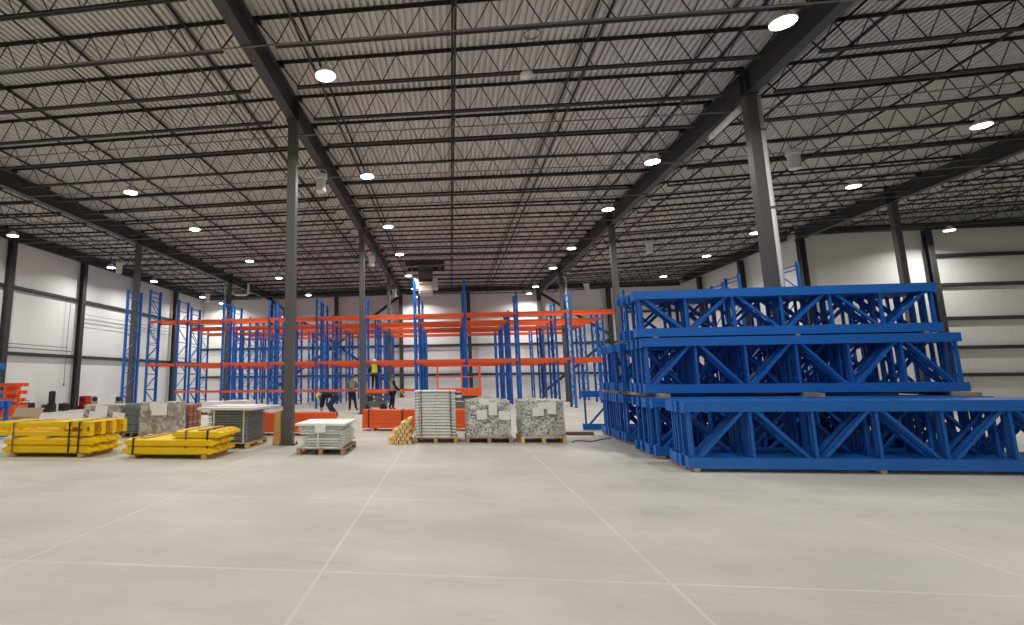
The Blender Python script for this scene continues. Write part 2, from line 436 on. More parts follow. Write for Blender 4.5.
# girders along the column lines and edge beams
def ibeam(mb, axis, a, b, c, z, d, w=0.26):
    t = 0.025
    def bx(u0, u1, z0, z1):
        if axis == 'y': mb.box(c+u0, c+u1, a, b, z0, z1)
        else: mb.box(a, b, c+u0, c+u1, z0, z1)
    bx(-w/2, w/2, z, z+t); bx(-w/2, w/2, z+d-t, z+d); bx(-0.012, 0.012, z+t, z+d-t); return mb
def girder(x, y0, y1, z, label):
    t = thing('roof_girder', label, 'beam', (x, 0, z), 0, 'roof girders')
    ibeam(MB(), 'y', y0, y1, 0, 0, GD).build('beam', M['girder'], t)
    for y in ROWS:
        if y < y1:
            MB().box(-0.12, -0.013, y-0.13, y-0.11, 0.026, GD-0.026).box(0.013, 0.12, y-0.13, y-0.11, 0.026, GD-0.026)\
                .box(-0.12, -0.013, y+0.11, y+0.13, 0.026, GD-0.026).box(0.013, 0.12, y+0.11, y+0.13, 0.026, GD-0.026).build('stiffener', M['girder'], t)
    return t
girder(XL, YR, YB, ZL[XL], 'far left dark roof girder over the columns nearest the left wall')
girder(XA, YR, YB, ZL[XA], 'dark roof girder above the column with leaning cardboard, running front to back')
girder(XB, YR, YB, ZL[XB], 'dark roof girder above the columns with white drain pipes, running front to back')
girder(XR, YR, YN+0.1, ZL[XR], 'right dark roof girder ending at the white notch wall')
def edge(axis, a, b, c, z, d, label):
    o = ibeam(MB(), axis, a, b, c, z, d, 0.2).build('edge_beam', M['girder']); tag(o, label, 'beam', 'edge beams')
edge('y', YR, YB-0.3, XW+0.33, 8.9, 0.55, 'dark edge beam along the top of the left wall')
edge('x', XW+0.45, XR-0.5, YB-0.33, 8.95, 0.40, 'dark edge beam along the top of the back wall')
edge('y', YN+0.3, YB-0.6, XR-0.33, 9.15, 0.5, 'dark edge beam along the top of the right side wall')
edge('x', XR+0.2, XF-0.05, YN-0.33, 9.27, 0.36, 'dark edge beam along the top of the notch wall')

# open-web joists, one mesh set per bay
SP = DY/7
JD = 0.72
def make_joist(x0, x1):
    def f():
        t = thing('roof_joist', '', 'joist')
        za, zb = zline(x0)+DK-0.004, zline(x1)+DK-0.004
        L = x1-x0; zz = lambda x: za+(zb-za)*(x-x0)/L
        mb = MB(); h = 0.06
        for s in (-1, 1):
            y0, y1 = (0.012, 0.062) if s > 0 else (-0.062, -0.012)
            mb.add([(x0,y0,za-0.008),(x1,y0,zb-0.008),(x1,y1,zb-0.008),(x0,y1,za-0.008),(x0,y0,za),(x1,y0,zb),(x1,y1,zb),(x0,y1,za)],
                   [(0,3,2,1),(4,5,6,7),(0,1,5,4),(1,2,6,5),(2,3,7,6),(3,0,4,7)])
            yi = y0 if s > 0 else y1-0.008
            mb.add([(x0,yi,za-h),(x1,yi,zb-h),(x1,yi+0.008,zb-h),(x0,yi+0.008,za-h),(x0,yi,za),(x1,yi,zb),(x1,yi+0.008,zb),(x0,yi+0.008,za)],
                   [(0,3,2,1),(4,5,6,7),(0,1,5,4),(1,2,6,5),(2,3,7,6),(3,0,4,7)])
        # bearing seats on the girder flanges
        for x, z, d in ((x0, za, 1), (x1, zb, -1)):
            xs = sorted((x, x+d*0.2)); mb.box(xs[0], xs[1], -0.06, 0.06, z-(DK-GD)+0.006, z-h)
        mb.build('top_chord', M['joist'], t)
        i = 0.55; b = MB()
        p, q = (x0+i, 0, zz(x0+i)-JD), (x1-i, 0, zz(x1-i)-JD)
        b.bar((p[0],-0.035,p[2]), (q[0],-0.035,q[2]), 0.045, 0.05).bar((p[0],0.035,p[2]), (q[0],0.035,q[2]), 0.045, 0.05)
        b.build('bottom_chord', M['joist'], t)
        w = MB(); n = max(6, int(round(L/0.40/2))*2); st = (L-2*i)/n
        w.bar((x0+0.1,0,zz(x0)-0.06), (x0+i+0.06,0,zz(x0+i)-JD), 0.026, 0.03); w.bar((x1-0.1,0,zz(x1)-0.06), (x1-i-0.06,0,zz(x1-i)-JD), 0.026, 0.03)
        for k in range(n):
            xa, xb = x0+i+k*st, x0+i+(k+1)*st
            if k % 2 == 0: a, c = (xa,0,zz(xa)-JD), (xb,0,zz(xb)-0.04)
            else: a, c = (xa,0,zz(xa)-0.04), (xb,0,zz(xb)-JD)
            w.bar(a, c, 0.017, 0.020)
        w.build('web', M['joist'], t)
        return t
    return f
jst = {}
BAYS = [(XW, XL, 'roof bay beside the left wall'), (XL, XA, 'left roof bay'), (XA, XB, 'middle roof bay'), (XB, XR, 'right roof bay'), (XR, XF, 'outer right roof bay')]
for bi, (xa, xb, bn) in enumerate(BAYS):
    ys = [Y1 - 0.03 + k*SP for k in range(-5, 20)]
    a = xa+0.05 if xa != XW else xa+0.25; b = xb-0.05 if xb != XF else xb-0.02
    n = 0
    for y in ys:
        if y > (YN-0.6 if xa == XR else YB-0.5): continue
        if xa == XR and y < 11: continue
        if xa == XW and y < 14: continue
        first_or_dup(jst, bi, make_joist(a, b), (0, y, 0), 0, 'dark open-web joist in the %s, %s from the front' % (bn, ORD[n]), 'roof joists in the ' + bn)
        n += 1
# bridging angles running across the joists
for xa, xb, bn in BAYS[:4] + [BAYS[4]]:
    fr = (0.098, 0.375, 0.63, 0.875) if xb-xa > 8 else (0.3, 0.7)
    for k, q in enumerate(fr):
        x = xa+(xb-xa)*q; z = zline(x)+DK; y1 = YN-0.6 if xa == XR else YB-0.6
        t = thing('joist_bridging', 'dark joist bridging in the %s, %s line from its left' % (bn, ORD[k]), 'bridging', (x, 0, z), 0, 'joist bridging in the ' + bn)
        MB().box(-0.025, 0.025, 3, y1, -0.085, -0.065).box(-0.025, -0.019, 3, y1, -0.115, -0.065).build('top_angle', M['joist'], t)
        MB().box(0.015, 0.065, 3, y1, -JD+0.027, -JD+0.04).box(0.015, 0.021, 3, y1, -JD+0.027, -JD+0.075).build('bottom_angle', M['joist'], t)

# sprinkler branch lines crossing the hall under the girders
for k, y in enumerate([9.95, 14.2, 17.55, 20.7, 24.0, 27.2, 30.4, 33.05, 37.0, 39.6, 43.4]):
    t = thing('sprinkler_pipe', 'thin sprinkler pipe crossing under the girders, %s from the front' % ORD[k], 'pipe', (0, y, 0), 0, 'sprinkler branch pipes')
    xe = XF-0.5 if y < YN-1 else XR-0.7
    pts = [(x, 0, zline(x)-0.019) for x in ([XW+0.6] + [l for l in LINES if XW+1 < l < xe] + [xe])]
    MB().tube(pts, 0.018, 6).build('pipe', M['pipe'], t)
    hd = MB()
    x = XW+2
    while x < xe-1:
        z = zline(x)-0.019
        hd.tube([(x, 0, z), (x, 0, z+0.055)], 0.011, 5).lathe([(0.02, 0.045), (0.02, 0.055)], 8, (x, 0, z)); x += 2.95
    o = hd.build('sprinkler_head', M['pipe'], t); o['kind'] = 'stuff'

# ------------------------------------------------------------------ lights
LZ = 8.42
LAMP_W = 172
def make_light():
    t = thing('high_bay_light', '', 'light')
    mb = MB(); mb.smooth = False
    mb.lathe([(0.20, 0.0), (0.235, 0.015), (0.235, 0.06), (0.19, 0.11), (0.12, 0.16), (0.10, 0.22), (0.05, 0.235)], 24).build('housing', M['white'], t)
    ln = MB().lathe([(0.225, -0.004), (0.19, -0.018), (0.13, -0.026), (0.03, -0.03)], 20).build('lens', M['lamp'], t)
    ln['label'] = 'glowing white lens'
    ld = bpy.data.lights.new('led_board', 'AREA'); ld.shape = 'DISK'; ld.size = 0.40; ld.energy = LAMP_W; ld.color = (1.0, 0.98, 0.945); ld.spread = math.radians(158)
    lo = link('led_board', ld, t, (0, 0, -0.035))
    MB().tube([(0, 0, 0.23), (0, 0, 0.30), (0.03, 0, 0.33), (0, 0, 0.36), (0, 0, 0.62)], 0.012, 6).build('hanger', M['pipe'], t)
    return t
lst = {}
LR = [(-20.15, [16.2, 21.6, 28.9, 33.6, 40.9, 44.6], 'leftmost row', 4.5),
      (-11.35, [4.8, 10.6, 17.1, 22.0, 28.7, 34.0, 41.6], 'second row from the left wall', None),
      (-2.6, [-1, 4.8, 10.8, 16.9, 23.0, 28.5, 34.8, 40.1, 44.3], 'row right of the near grey column', None),
      (6.65, [-1, 4.8, 10.3, 17.1, 22.0, 28.7, 33.9, 40.9, 44.3], 'row beside the drain pipe columns', None),
      (15.6, [16.6, 21.6, 28.3, 33.5, 40.1], 'right bay row', None),
      (25.3, [29.4], 'row before the notch wall', None)]
for x, ys, nm, _ in LR:
    for k, y in enumerate(ys):
        n = k - sum(1 for v in ys if v < (10 if abs(x) < 8 else 12))
        if n >= 0: lab = 'round glowing high bay light, %s of the %s' % (ORD[n], nm)
        else: lab = 'overhead light near the viewer, %s of the %s' % (ORD[k], nm)
        first_or_dup(lst, 0, make_light, (x, y, LZ + (0.32 if x > 10 else 0.0)), 0, lab, 'high bay lights')

# hanging white canisters with hoop handles
def make_can():
    t = thing('hanging_canister', '', 'canister')
    mb = MB(); mb.smooth = False
    mb.lathe([(0.155, 0.0), (0.165, 0.015), (0.17, 0.44), (0.205, 0.46), (0.205, 0.59), (0.17, 0.615), (0.06, 0.62)], 24).build('body', M['white'], t)
    pts = [(0.2*math.cos(a), 0, 0.56+0.26*math.sin(a)) for a in [PI*k/10 for k in range(11)]]
    MB().tube(pts, 0.016, 6).build('handle', M['white'], t)
    MB().tube([(0, 0, 0.80), (0, 0, 1.15)], 0.01, 5).build('hanger', M['pipe'], t)
    return t
cans = [(-4.18, 16.8, 'white hanging canister beside the girder, right of the leaning-cardboard column'), (-4.25, 29.0, 'white hanging canister just right of the second grey column'),
        (-4.15, 40.6, 'small far white canister hanging near the hall-end girder'), (10.8, 17.1, 'large white canister hanging right of the tall drain pipe column'),
        (10.45, 28.3, 'white canister with hoop handle hanging right of the stack-side grey column'), (10.4, 41.0, 'small far white canister hanging over the right end of the racks'),
        (-19.2, 28.3, 'white canister hanging beside a light near the left wall'), (-19.3, 40.1, 'far white canister hanging near the left back corner')]
kst = {}
for x, y, lab in cans: first_or_dup(kst, 0, make_can, (x, y, 7.93), 0, lab, 'hanging white canisters')

# small white dome sensor and round ring under the middle bay
t = thing('dome_sensor', 'small white dome hanging under a middle bay joist', 'sensor', (1.97, Y1-0.03-SP, 8.60))
MB().lathe([(0.03, -0.06), (0.11, -0.04), (0.15, 0.0), (0.15, 0.05), (0.06, 0.08)], 20).build('dome', M['white'], t)
MB().tube([(0, 0, 0.08), (0, 0, zline(1.97)+DK-JD-8.60)], 0.012, 6).build('stem', M['pipe'], t)
mb = MB(); n = 20
mb.tube([(0.16*math.cos(2*PI*k/n), 0.16*math.sin(2*PI*k/n), 0) for k in range(n)] + [(0.16, 0.001, 0)], 0.012, 6)
mb.tube([(-0.16, 0, 0), (-0.16, 0, 0.17)], 0.008, 5)
o = mb.build('hanging_ring', M['machine'], None, (1.85, Y1-0.03-2*SP, 8.52)); tag(o, 'thin grey ring hanging from a joist near the top of the middle bay', 'ring')

# air handling unit hung from the roof
t = thing('air_unit', 'white box-shaped air unit hanging from the roof at the hall end', 'air unit', (-1.48, 35.4, 7.2))
MB().cbox(-0.45, 0.45, -0.45, 0.45, 0.0, 0.72, 0.02).build('cabinet', M['hvac'], t)
MB().box(-0.55, 0.55, -0.5, 0.5, 0.72, 0.80).build('flange', M['hvac'], t)
for s in (-1, 1): MB().cbox(s*0.63-0.18, s*0.63+0.18, -0.42, 0.42, 0.34, 1.05, 0.05).build('discharge_duct', M['white'], t)
MB().box(-0.45, 0.45, -0.45, 0.45, 0.82, 0.98).build('grille', M['black'], t)
MB().box(-0.48, 0.48, -0.48, 0.48, 1.0, 1.9).build('duct', M['machine'], t)
MB().box(-0.42, 0.42, -0.5, -0.45, 0.06, 0.12).box(-0.42, 0.42, -0.5, -0.45, 0.2, 0.24).build('access_panel', M['white'], t)
t = thing('roof_curb', 'dark roof opening frame above the hanging air unit', 'frame', (-1.48, 35.4, 8.98))
MB().bar((-1.3, -0.9, 0.2), (1.3, -0.9, 0.2), 0.1, 0.25).bar((-1.3, 0.9, 0.2), (1.3, 0.9, 0.2), 0.1, 0.25).build('cross_member', M['girder'], t)
MB().bar((-0.95, -0.9, 0.2), (-0.95, 0.9, 0.2), 0.1, 0.25).bar((0.95, -0.9, 0.2), (0.95, 0.9, 0.2), 0.1, 0.25).build('trimmer', M['girder'], t)

# roof drain pipes
def drain(x, y, z, label, arm=None):
    t = thing('drain_pipe', label, 'pipe', (x, y, 0), 0, 'white roof drain pipes')
    mb = MB(); mb.smooth = True
    mb.tube([(0, 0, 0.0 if x != XB+0.21 else 0.1), (0, 0, z)], 0.072, 12).build('riser', M['pvc'], t)
    for zz in (0.9, 3.2, 5.6, 7.6):
        MB().lathe([(0.083, zz), (0.083, zz+0.06)], 12).build('clamp', M['machine'], t)
    if arm:
        m2 = MB(); m2.smooth = True
        m2.tube(arm, 0.09, 12).build('horizontal_run', M['pvc'], t)
    return t
drain(XB+0.21, ROWS[0]+0.0, 8.5, 'white drain pipe on the tall column behind the blue stack')
mb = MB(); mb.smooth = True
o = mb.tube([(XB-0.03, ROWS[0]+0.32, 8.40), (XB-0.03, ROWS[0]+1.0, 8.40), (XB-0.03, ROWS[0]+1.9, 8.38)], 0.09, 12).build('drain_run', M['pvc']); tag(o, 'white horizontal drain pipe under the girder behind the tall column', 'pipe')
drain(XB+0.31, ROWS[2], 8.3, 'bright white drain pipe on the column among the racks')
drain(XL-0.31, ROWS[2]-0.05, 8.45, 'white drain pipe on the far left column')
mb = MB(); mb.smooth = True
o = mb.tube([(XL+0.24, ROWS[2]-0.1, 7.95), (XL+0.6, ROWS[2]-0.15, 7.78), (XL+1.35, ROWS[2]-0.2, 7.75), (XL+1.5, ROWS[2]-0.2, 7.85), (XL+1.52, ROWS[2]-0.2, 8.6)], 0.09, 12).build('drain_hook', M['pvc']); tag(o, 'white hooked pipe hanging beside the top of the far left column', 'pipe')

# ------------------------------------------------------------------ racks
def rack_frame_meshes(h, d=1.2):
    p = MB()
    for y in (0.0, d):
        p.box(-0.06, 0.06, y-0.008 if y else 0, y+0.008 if y == 0 else y+0.008, 0.01, h)
        s = 1 if y == 0 else -1
        p.box(-0.06, -0.05, min(y, y+s*0.08), max(y, y+s*0.08), 0.01, h).box(0.05, 0.06, min(y, y+s*0.08), max(y, y+s*0.08), 0.01, h)
        p.box(-0.075, 0.075, y-0.06, y+0.10, 0, 0.01)
    b = MB(); z = 0.2; k = 0; st = 0.92
    b.bar((0, 0.04, z), (0, d-0.04, z), 0.035, 0.04)
    while z + st < h - 0.1:
        b.bar((0, 0.04 if k % 2 else d-0.04, z+0.05), (0, d-0.04 if k % 2 else 0.04, z+st-0.05), 0.035, 0.04)
        z += st; b.bar((0, 0.04, z), (0, d-0.04, z), 0.035, 0.04); k += 1
    b.bar((0, 0.04, h-0.12), (0, d-0.04, h-0.12), 0.035, 0.04)
    a = p.mesh('upright_frame'); a.materials.append(M['blue']); c = b.mesh('bracing'); c.materials.append(M['blue_dark'])
    return a, c
FR = {}
def rack_frame(h, parent, x, y):
    if h not in FR: FR[h] = rack_frame_meshes(h)
    a, c = FR[h]
    o = link('upright_frame', a, parent, (x, y, 0)); link('bracing', c, o)
    return o
BEAM = {}
def beam_mesh(L, h=0.13):
    if (L, h) not in BEAM:
        mb = MB().box(0.055, L-0.055, -0.025, 0.025, 0, h)
        mb.box(0.055, L-0.055, 0.025, 0.045, 0, h*0.62)
        for x in (0.051, L-0.059): mb.box(x, x+0.008, -0.045, 0.045, -0.04, h+0.03)
        me = mb.mesh('beam'); me.materials.append(M['orange']); BEAM[(L, h)] = me
    return BEAM[(L, h)]
PX = 2.8
def rack(label, y0, ks, heights, levels, shift0=0):
    t = thing('pallet_rack', label, 'rack', (-18.7, y0, 0), 0, 'pallet racks across the hall')
    for k in ks: rack_frame(heights.get(k, heights['d']), t, k*PX + (shift0 if k == ks[0] else 0), 0)
    for z, kk, sides in levels:
        for k in kk:
            for s in sides:
                sh = shift0 if k == ks[0] else 0
                o = link('beam', beam_mesh(round(PX-sh, 3)), t, (k*PX+sh, -0.045 if s == 'f' else 1.2+0.045, z))
                if s == 'r': o.scale = (1, -1, 1)
    return t
A = list(range(0, 11)); AB = list(range(0, 10))
rack('tall blue pallet rack nearest the camera, with a low orange beam on its left half', 29.3, A, {'d': 6.2, 0: 7.1, 1: 6.4, 6: 7.25, 7: 7.15}, [(5.03, AB, 'fr'), (2.5, AB, 'fr'), (0.93, [1,2,3,4,5], 'f')], 0.95)
rack('blue rack standing back to back behind the nearest row, left half only', 30.85, [0,1,2,3,4], {'d': 6.15, 0: 7.3}, [(2.5, [0,1,2,3], 'f'), (4.62, [1,2,3], 'f')])
A2, AB2 = A[2:], AB[2:]
rack('blue pallet rack in the second row across the hall', 33.5, A[1:], {'d': 5.75, 6: 7.0, 7: 7.1, 9: 6.2}, [(5.03, AB[1:], 'fr'), (2.5, AB[1:], 'fr')], -1.35)
rack('blue pallet rack backing onto the second row across the hall', 34.95, A2, {'d': 5.7}, [(5.03, AB2, 'fr'), (2.5, AB2, 'f')])
rack('blue pallet rack in the third row across the hall', 38.0, A, {'d': 5.7, 6: 7.2}, [(5.03, AB, 'fr'), (2.5, AB, 'f')])
rack('blue pallet rack backing onto the third row across the hall', 39.4, A[1:], {'d': 5.6}, [(5.03, AB[1:], 'fr')])
rack('farthest blue pallet rack, before the back wall', 43.2, A, {'d': 5.6}, [(5.03, AB, 'fr'), (2.5, AB, 'f')])

# single frames standing at the right
def loose_frame(x, y, h, label):
    if h not in FR: FR[h] = rack_frame_meshes(h)
    a, c = FR[h]; o = link('rack_frame', a, None, (x, y, 0)); tag(o, label, 'rack frame', 'free-standing rack frames'); link('bracing', c, o)
loose_frame(13.65, 22.2, 6.0, 'lone blue rack frame standing behind the big stack by the corner')
loose_frame(-15.64, 23.85, 6.12, 'lone tall blue rack frame beside the dark column near the left wall')
loose_frame(12.6, 24.4, 6.0, 'lone blue rack frame behind the big stack just right of the tall column')
loose_frame(13.0, 26.6, 6.0, 'farthest lone blue rack frame behind the big stack, left of the tall column')

# ------------------------------------------------------------------ stacked blue frames
def lying_frame(H, L, ph):
    """rack frame standing on one long edge; x = length, z = frame width"""
    t = thing('rack_frame', '', 'rack frame')
    u = 0.18; D = 0.10
    for z0 in (0.0, H-u):
        up_ = z0 > 0
        mb = MB()
        mb.box(0.012, L-0.012, 0, D, (z0+u-0.012) if up_ else z0, (z0+u) if up_ else z0+0.012)
        zi0, zi1 = (z0, z0+u-0.012) if up_ else (z0+0.012, z0+u)
        mb.box(0.012, L-0.012, 0, 0.010, zi0, zi1).box(0.012, L-0.012, D-0.010, D, zi0, zi1)
        zl = zi0 if up_ else zi1-0.010
        mb.box(0.012, L-0.012, 0.010, 0.026, zl, zl+0.010).box(0.012, L-0.012, D-0.026, D-0.010, zl, zl+0.010)
        mb.build('upright', M['blue'], t)
        MB().box(0.0, 0.012, -0.006, D+0.006, z0-0.0 if not up_ else z0-0.02, z0+u+0.02 if not up_ else z0+u).build('base_plate', M['blue'], t)
        MB().box(L-0.012, L, 0.0, D, z0, z0+u).build('end_cap', M['blue'], t)
    nodes = [0.10] + [0.10 + (L-0.2)*k/6 for k in range(1, 6)] + [L-0.10]
    cy = D/2
    for x in nodes:
        MB().box(x-0.025, x+0.025, cy-0.022, cy+0.022, u-0.03, H-u+0.03).build('strut', M['blue_dark'], t)
    for k in range(6):
        a, b = nodes[k]+0.10, nodes[k+1]-0.10
        za, zb = (u-0.02, H-u+0.02) if (k+ph) % 2 == 0 else (H-u+0.02, u-0.02)
        MB().bar((a, cy, za), (b, cy, zb), 0.044, 0.055).build('diagonal', M['blue_dark'], t)
    return t
fst = {}
def bundle(x0, y0, z0, n, H, L, ph, desc, pitch=0.13, jx=0.05):
    rnd = random.Random(int(x0*100+y0*10+z0*7))
    for k in range(n):
        d = rnd.uniform(-jx, jx) + (0.06 if k % 2 else 0)
        lab = 'blue rack frame on edge, %s from the front of the %s' % (ORD[k], desc)
        first_or_dup(fst, (H, L, (ph + k//4) % 2), lambda: lying_frame(H, L, (ph + k//4) % 2), (x0+(d if k else 0), y0+k*pitch, z0), 0, lab, 'blue rack frames in the ' + desc)
def dunnage(x, y0, y1, z0, h, label, m='wood_grey'):
    o = MB().cbox(x-0.05, x+0.05, y0, y1, z0, z0+h, 0.006).build('timber_bearer', M[m]); tag(o, label, 'timber', 'timber bearers under the blue stack')
B0 = 0.06
HT = 1.13
bund = [(4.02, 10.02, 8, 'nearest floor bundle', 6.1), (4.0, 11.45, 9, 'second floor bundle', 6.1), (4.18, 13.85, 8, 'third floor bundle', 6.1), (4.22, 15.05, 9, 'fourth floor bundle', 6.1)]
for i, (x, y, n, d, L) in enumerate(bund):
    bundle(x, y, B0, n, HT, L, 0, d)
    for k, xx in enumerate((x+0.12, x+3.0, x+5.9)):
        dunnage(xx, y-0.03, y+n*0.13+0.03, 0, B0, 'timber bearer under the %s of blue frames, %s from its left end' % (d, ORD[k]))
T2 = B0+HT+0.08
for k, xx in enumerate((4.35, 7.2, 9.9)):
    dunnage(xx, 11.5, 16.1, B0+HT, 0.08, 'timber bearer between the floor bundles and second tier, %s from the left' % ORD[k])
bundle(4.10, 12.0, T2, 9, 1.17, 6.1, 0, 'second tier front bundle')
bundle(4.16, 13.72, T2, 7, 1.17, 6.1, 1, 'second tier middle bundle')
bundle(4.20, 14.85, T2, 7, 1.17, 6.1, 0, 'second tier back bundle')
T3 = T2+1.17+0.03
for k, xx in enumerate((4.4, 7.2, 9.6)):
    dunnage(xx, 12.0, 13.15, T2+1.17, 0.03, 'thin timber bearer between second and top tier, %s from the left' % ORD[k])
bundle(4.02, 12.0, T3, 9, 1.0, 5.9, 1, 'top tier bundle')
# two extra frames pushed out at the right of the upper tiers
# lone frame lying behind the wrapped pallets
bundle(3.98, 17.2, 0.02, 1, 1.17, 6.1, 0, 'gap behind the blue stack', jx=0)
# bundle at the left edge of the picture
bundle(-19.2, 14.0, 0.06, 5, 1.05, 6.1, 0, 'low left edge bundle', jx=0.02)
bundle(-19.6, 14.0, 1.17, 5, 1.05, 6.1, 1, 'upper left edge bundle')
for k, xx in enumerate((-19.0, -16.2, -13.8)): dunnage(xx, 13.95, 14.7, 0, 0.06, 'timber bearer under the left edge bundle, %s from its left end' % ORD[k]); dunnage(xx, 13.95, 14.7, 1.11, 0.06, 'upper timber bearer in the left edge bundle, %s from its left end' % ORD[k])

# ------------------------------------------------------------------ orange beams in bundles
obst = {}
def make_obeam(L):
    def f():
        t = thing('rack_beam', '', 'rack beam')
        MB().box(0.012, L-0.012, -0.06, 0.03, 0, 0.135).box(0.012, L-0.012, 0.03, 0.062, 0, 0.085).build('profile', M['orange'], t)
        for x in (0, L-0.012):
            MB().box(x, x+0.012, -0.065, 0.065, 0.0, 0.138).build('end_connector', M['orange'], t)
        return t
    return f
def obundle(x0, y0, nl, nr, L, z0, desc, gap_after=None, jx=0.02, rz=0):
    rnd = random.Random(int(abs(x0)*31)); z = z0
    pn = ['front', 'second', 'third', 'fourth', 'back'] if nr == 5 else (['front', 'second', 'third', 'back'] if nr == 4 else ['front', 'middle', 'back'])
    for l in range(nl):
        for r in range(nr):
            lab = 'orange rack beam, %s of the %s layer up in the %s' % (pn[r], ORD[l], desc)
            first_or_dup(obst, L, make_obeam(L), (x0+rnd.uniform(-jx, jx), y0+0.07+r*0.14, z), 0, lab, 'orange rack beams in the ' + desc)
        z += 0.14
        if gap_after == l: z += 0.0
    return z
def bearers(xs, y0, y1, h, desc, m='wood'):
    for k, x in enumerate(xs):
        o = MB().cbox(x-0.05, x+0.05, y0, y1, 0, h, 0.006).build('timber_bearer', M[m]); tag(o, 'timber bearer under the %s, %s from its left end' % (desc, ORD[k]), 'timber', 'timber bearers')
def strap(x, y0, y1, z0, z1, label, m='strap', w=0.04):
    e = 0.006; mb = MB()
    mb.box(x-w/2, x+w/2, y0-e, y0, z0, z1+e).box(x-w/2, x+w/2, y1, y1+e, z0, z1+e).box(x-w/2, x+w/2, y0, y1, z1, z1+e)
    o = mb.build('strap', M[m]); tag(o, label, 'strap', 'bundle straps')
bearers((-2.5, -1.2, 0.2), 16.95, 17.7, 0.09, 'middle orange bundle')
obundle(-2.82, 16.97, 4, 5, 3.3, 0.09, 'middle orange bundle')
strap(-2.62, 16.955, 17.70, 0.10, 0.652, 'black strap at the left end of the middle orange bundle')
strap(-1.55, 16.955, 17.70, 0.10, 0.652, 'black strap by the timber pile on the middle orange bundle')
bearers((-6.2, -5.0, -3.8), 15.55, 16.3, 0.09, 'left orange bundle')
obundle(-6.5, 15.57, 4, 5, 3.0, 0.09, 'left orange bundle')
# tall orange bundle by the left wall
bearers((-18.5, -16.9), 18.45, 19.2, 0.1, 'left edge orange stack')
zt = obundle(-18.78, 18.47, 5, 5, 2.3, 0.1, 'left edge orange stack')
for k, x in enumerate((-18.5, -16.9)):
    o = MB().cbox(x-0.05, x+0.05, 18.45, 19.2, zt, zt+0.1, 0.006).build('timber_bearer', M['wood']); tag(o, 'timber bearer halfway up the left edge orange stack, %s end' % ('outer', 'inner')[k], 'timber', 'timber bearers')
for lv in range(3):
    z2 = zt+0.1+lv*0.29
    for r in range(3):
        lab = 'orange rack beam, %s in the %s spaced layer of the left edge orange stack' % (('front', 'middle', 'back')[r], ORD[lv])
        dup(obst[2.3], (-18.78+0.03*lv, 18.55+r*0.22, z2), 0, lab, 'orange rack beams in the spaced layers at the left edge')
    if lv < 2:
        for k, x in enumerate((-18.5, -16.9)):
            o = MB().cbox(x-0.07, x+0.07, 18.5, 19.15, z2+0.14, z2+0.29, 0.006).build('spacer_block', M['orange']); tag(o, 'orange spacer, %s end, under the %s spaced layer of the left edge orange stack' % (('outer', 'inner')[k], ORD[lv+1]), 'spacer', 'spacers in the orange stack')

# ------------------------------------------------------------------ yellow guard rails
yst = {}
def make_ybeam(L):
    def f():
        t = thing('yellow_guard_beam', '', 'guard beam')
        mb = MB(); d = 0.24; h = 0.165
        prof = [(0, 0.03), (0, h-0.03), (0.05, h), (d-0.05, h), (d, h-0.03), (d, 0.03), (d-0.05, 0), (0.05, 0)]
        n = len(prof); vs = [(0.05, y, z) for y, z in prof] + [(L-0.05, y, z) for y, z in prof]
        mb.add(vs, [tuple(range(n))[::-1], tuple(range(n, 2*n))] + [(i, (i+1) % n, n+(i+1) % n, n+i) for i in range(n)])
        mb.build('rail', M['yellow'], t)
        for x, sgn in ((0.05, -1), (L-0.05, 1)):   # tapered ends
            e = MB(); yy = (0.03, d-0.03)
            e.add([(x, 0.0, 0.02), (x, d, 0.02), (x, d, h-0.02), (x, 0.0, h-0.02), (x+sgn*0.12, yy[0]+0.02, 0.05), (x+sgn*0.12, yy[1], 0.05), (x+sgn*0.12, yy[1], h-0.06), (x+sgn*0.12, yy[0]+0.02, h-0.06)],
                  [(0,1,2,3),(4,5,6,7),(0,1,5,4),(1,2,6,5),(2,3,7,6),(3,0,4,7)])
            e.build('end_piece', M['yellow'], t)
        return t
    return f
def ybundle(x0, y0, nl, nr, L, z0, desc):
    for l in range(nl):
        for r in range(nr):
            lab = 'yellow guard beam, %s of the %s layer in the %s' % (('front', 'second', 'third', 'back')[r], ('bottom', 'middle', 'top')[l] if nl > 1 else 'single', desc)
            first_or_dup(yst, L, make_ybeam(L), (x0 + 0.03*((r+l) % 2), y0+r*0.27, z0+l*0.17), 0, lab, 'yellow guard beams in the ' + desc)
bearers((-6.80, -5.2), 10.88, 12.0, 0.085, 'right yellow bundle')
ybundle(-7.02, 10.9, 2, 4, 1.98, 0.085, 'right yellow bundle')
for r in range(4):
    lab = 'short yellow guard beam, %s on top of the right yellow bundle' % ('front', 'second', 'third', 'back')[r]
    first_or_dup(yst, 1.0, make_ybeam(1.0), (-5.9, 10.92+r*0.27, 0.425), 0, lab, 'short yellow guard beams on top')
strap(-6.80, 10.893, 11.965, 0.1, 0.425, 'dark strap at the left end of the right yellow bundle')
strap(-5.62, 10.913, 11.985, 0.1, 0.593, 'tan strap over the step of the right yellow bundle', 'wood_brown')
strap(-5.14, 10.913, 11.985, 0.1, 0.593, 'dark strap at the right end of the right yellow bundle')
for x, z, lab, w in ((-6.6, 0.428, 'strip of cardboard lying on the lower step of the right yellow bundle', 0.16), (-5.30, 0.595, 'strip of cardboard lying on the top right of the right yellow bundle', 0.14)):
    o = MB().cbox(x-w/2, x+w/2, 10.95, 11.95, z, z+0.012, 0.003).build('cardboard_strip', M['card']); tag(o, lab, 'cardboard')
bearers((-9.75, -8.1), 10.98, 12.1, 0.085, 'left yellow bundle')
ybundle(-9.98, 11.0, 2, 4, 2.1, 0.085, 'left yellow bundle')
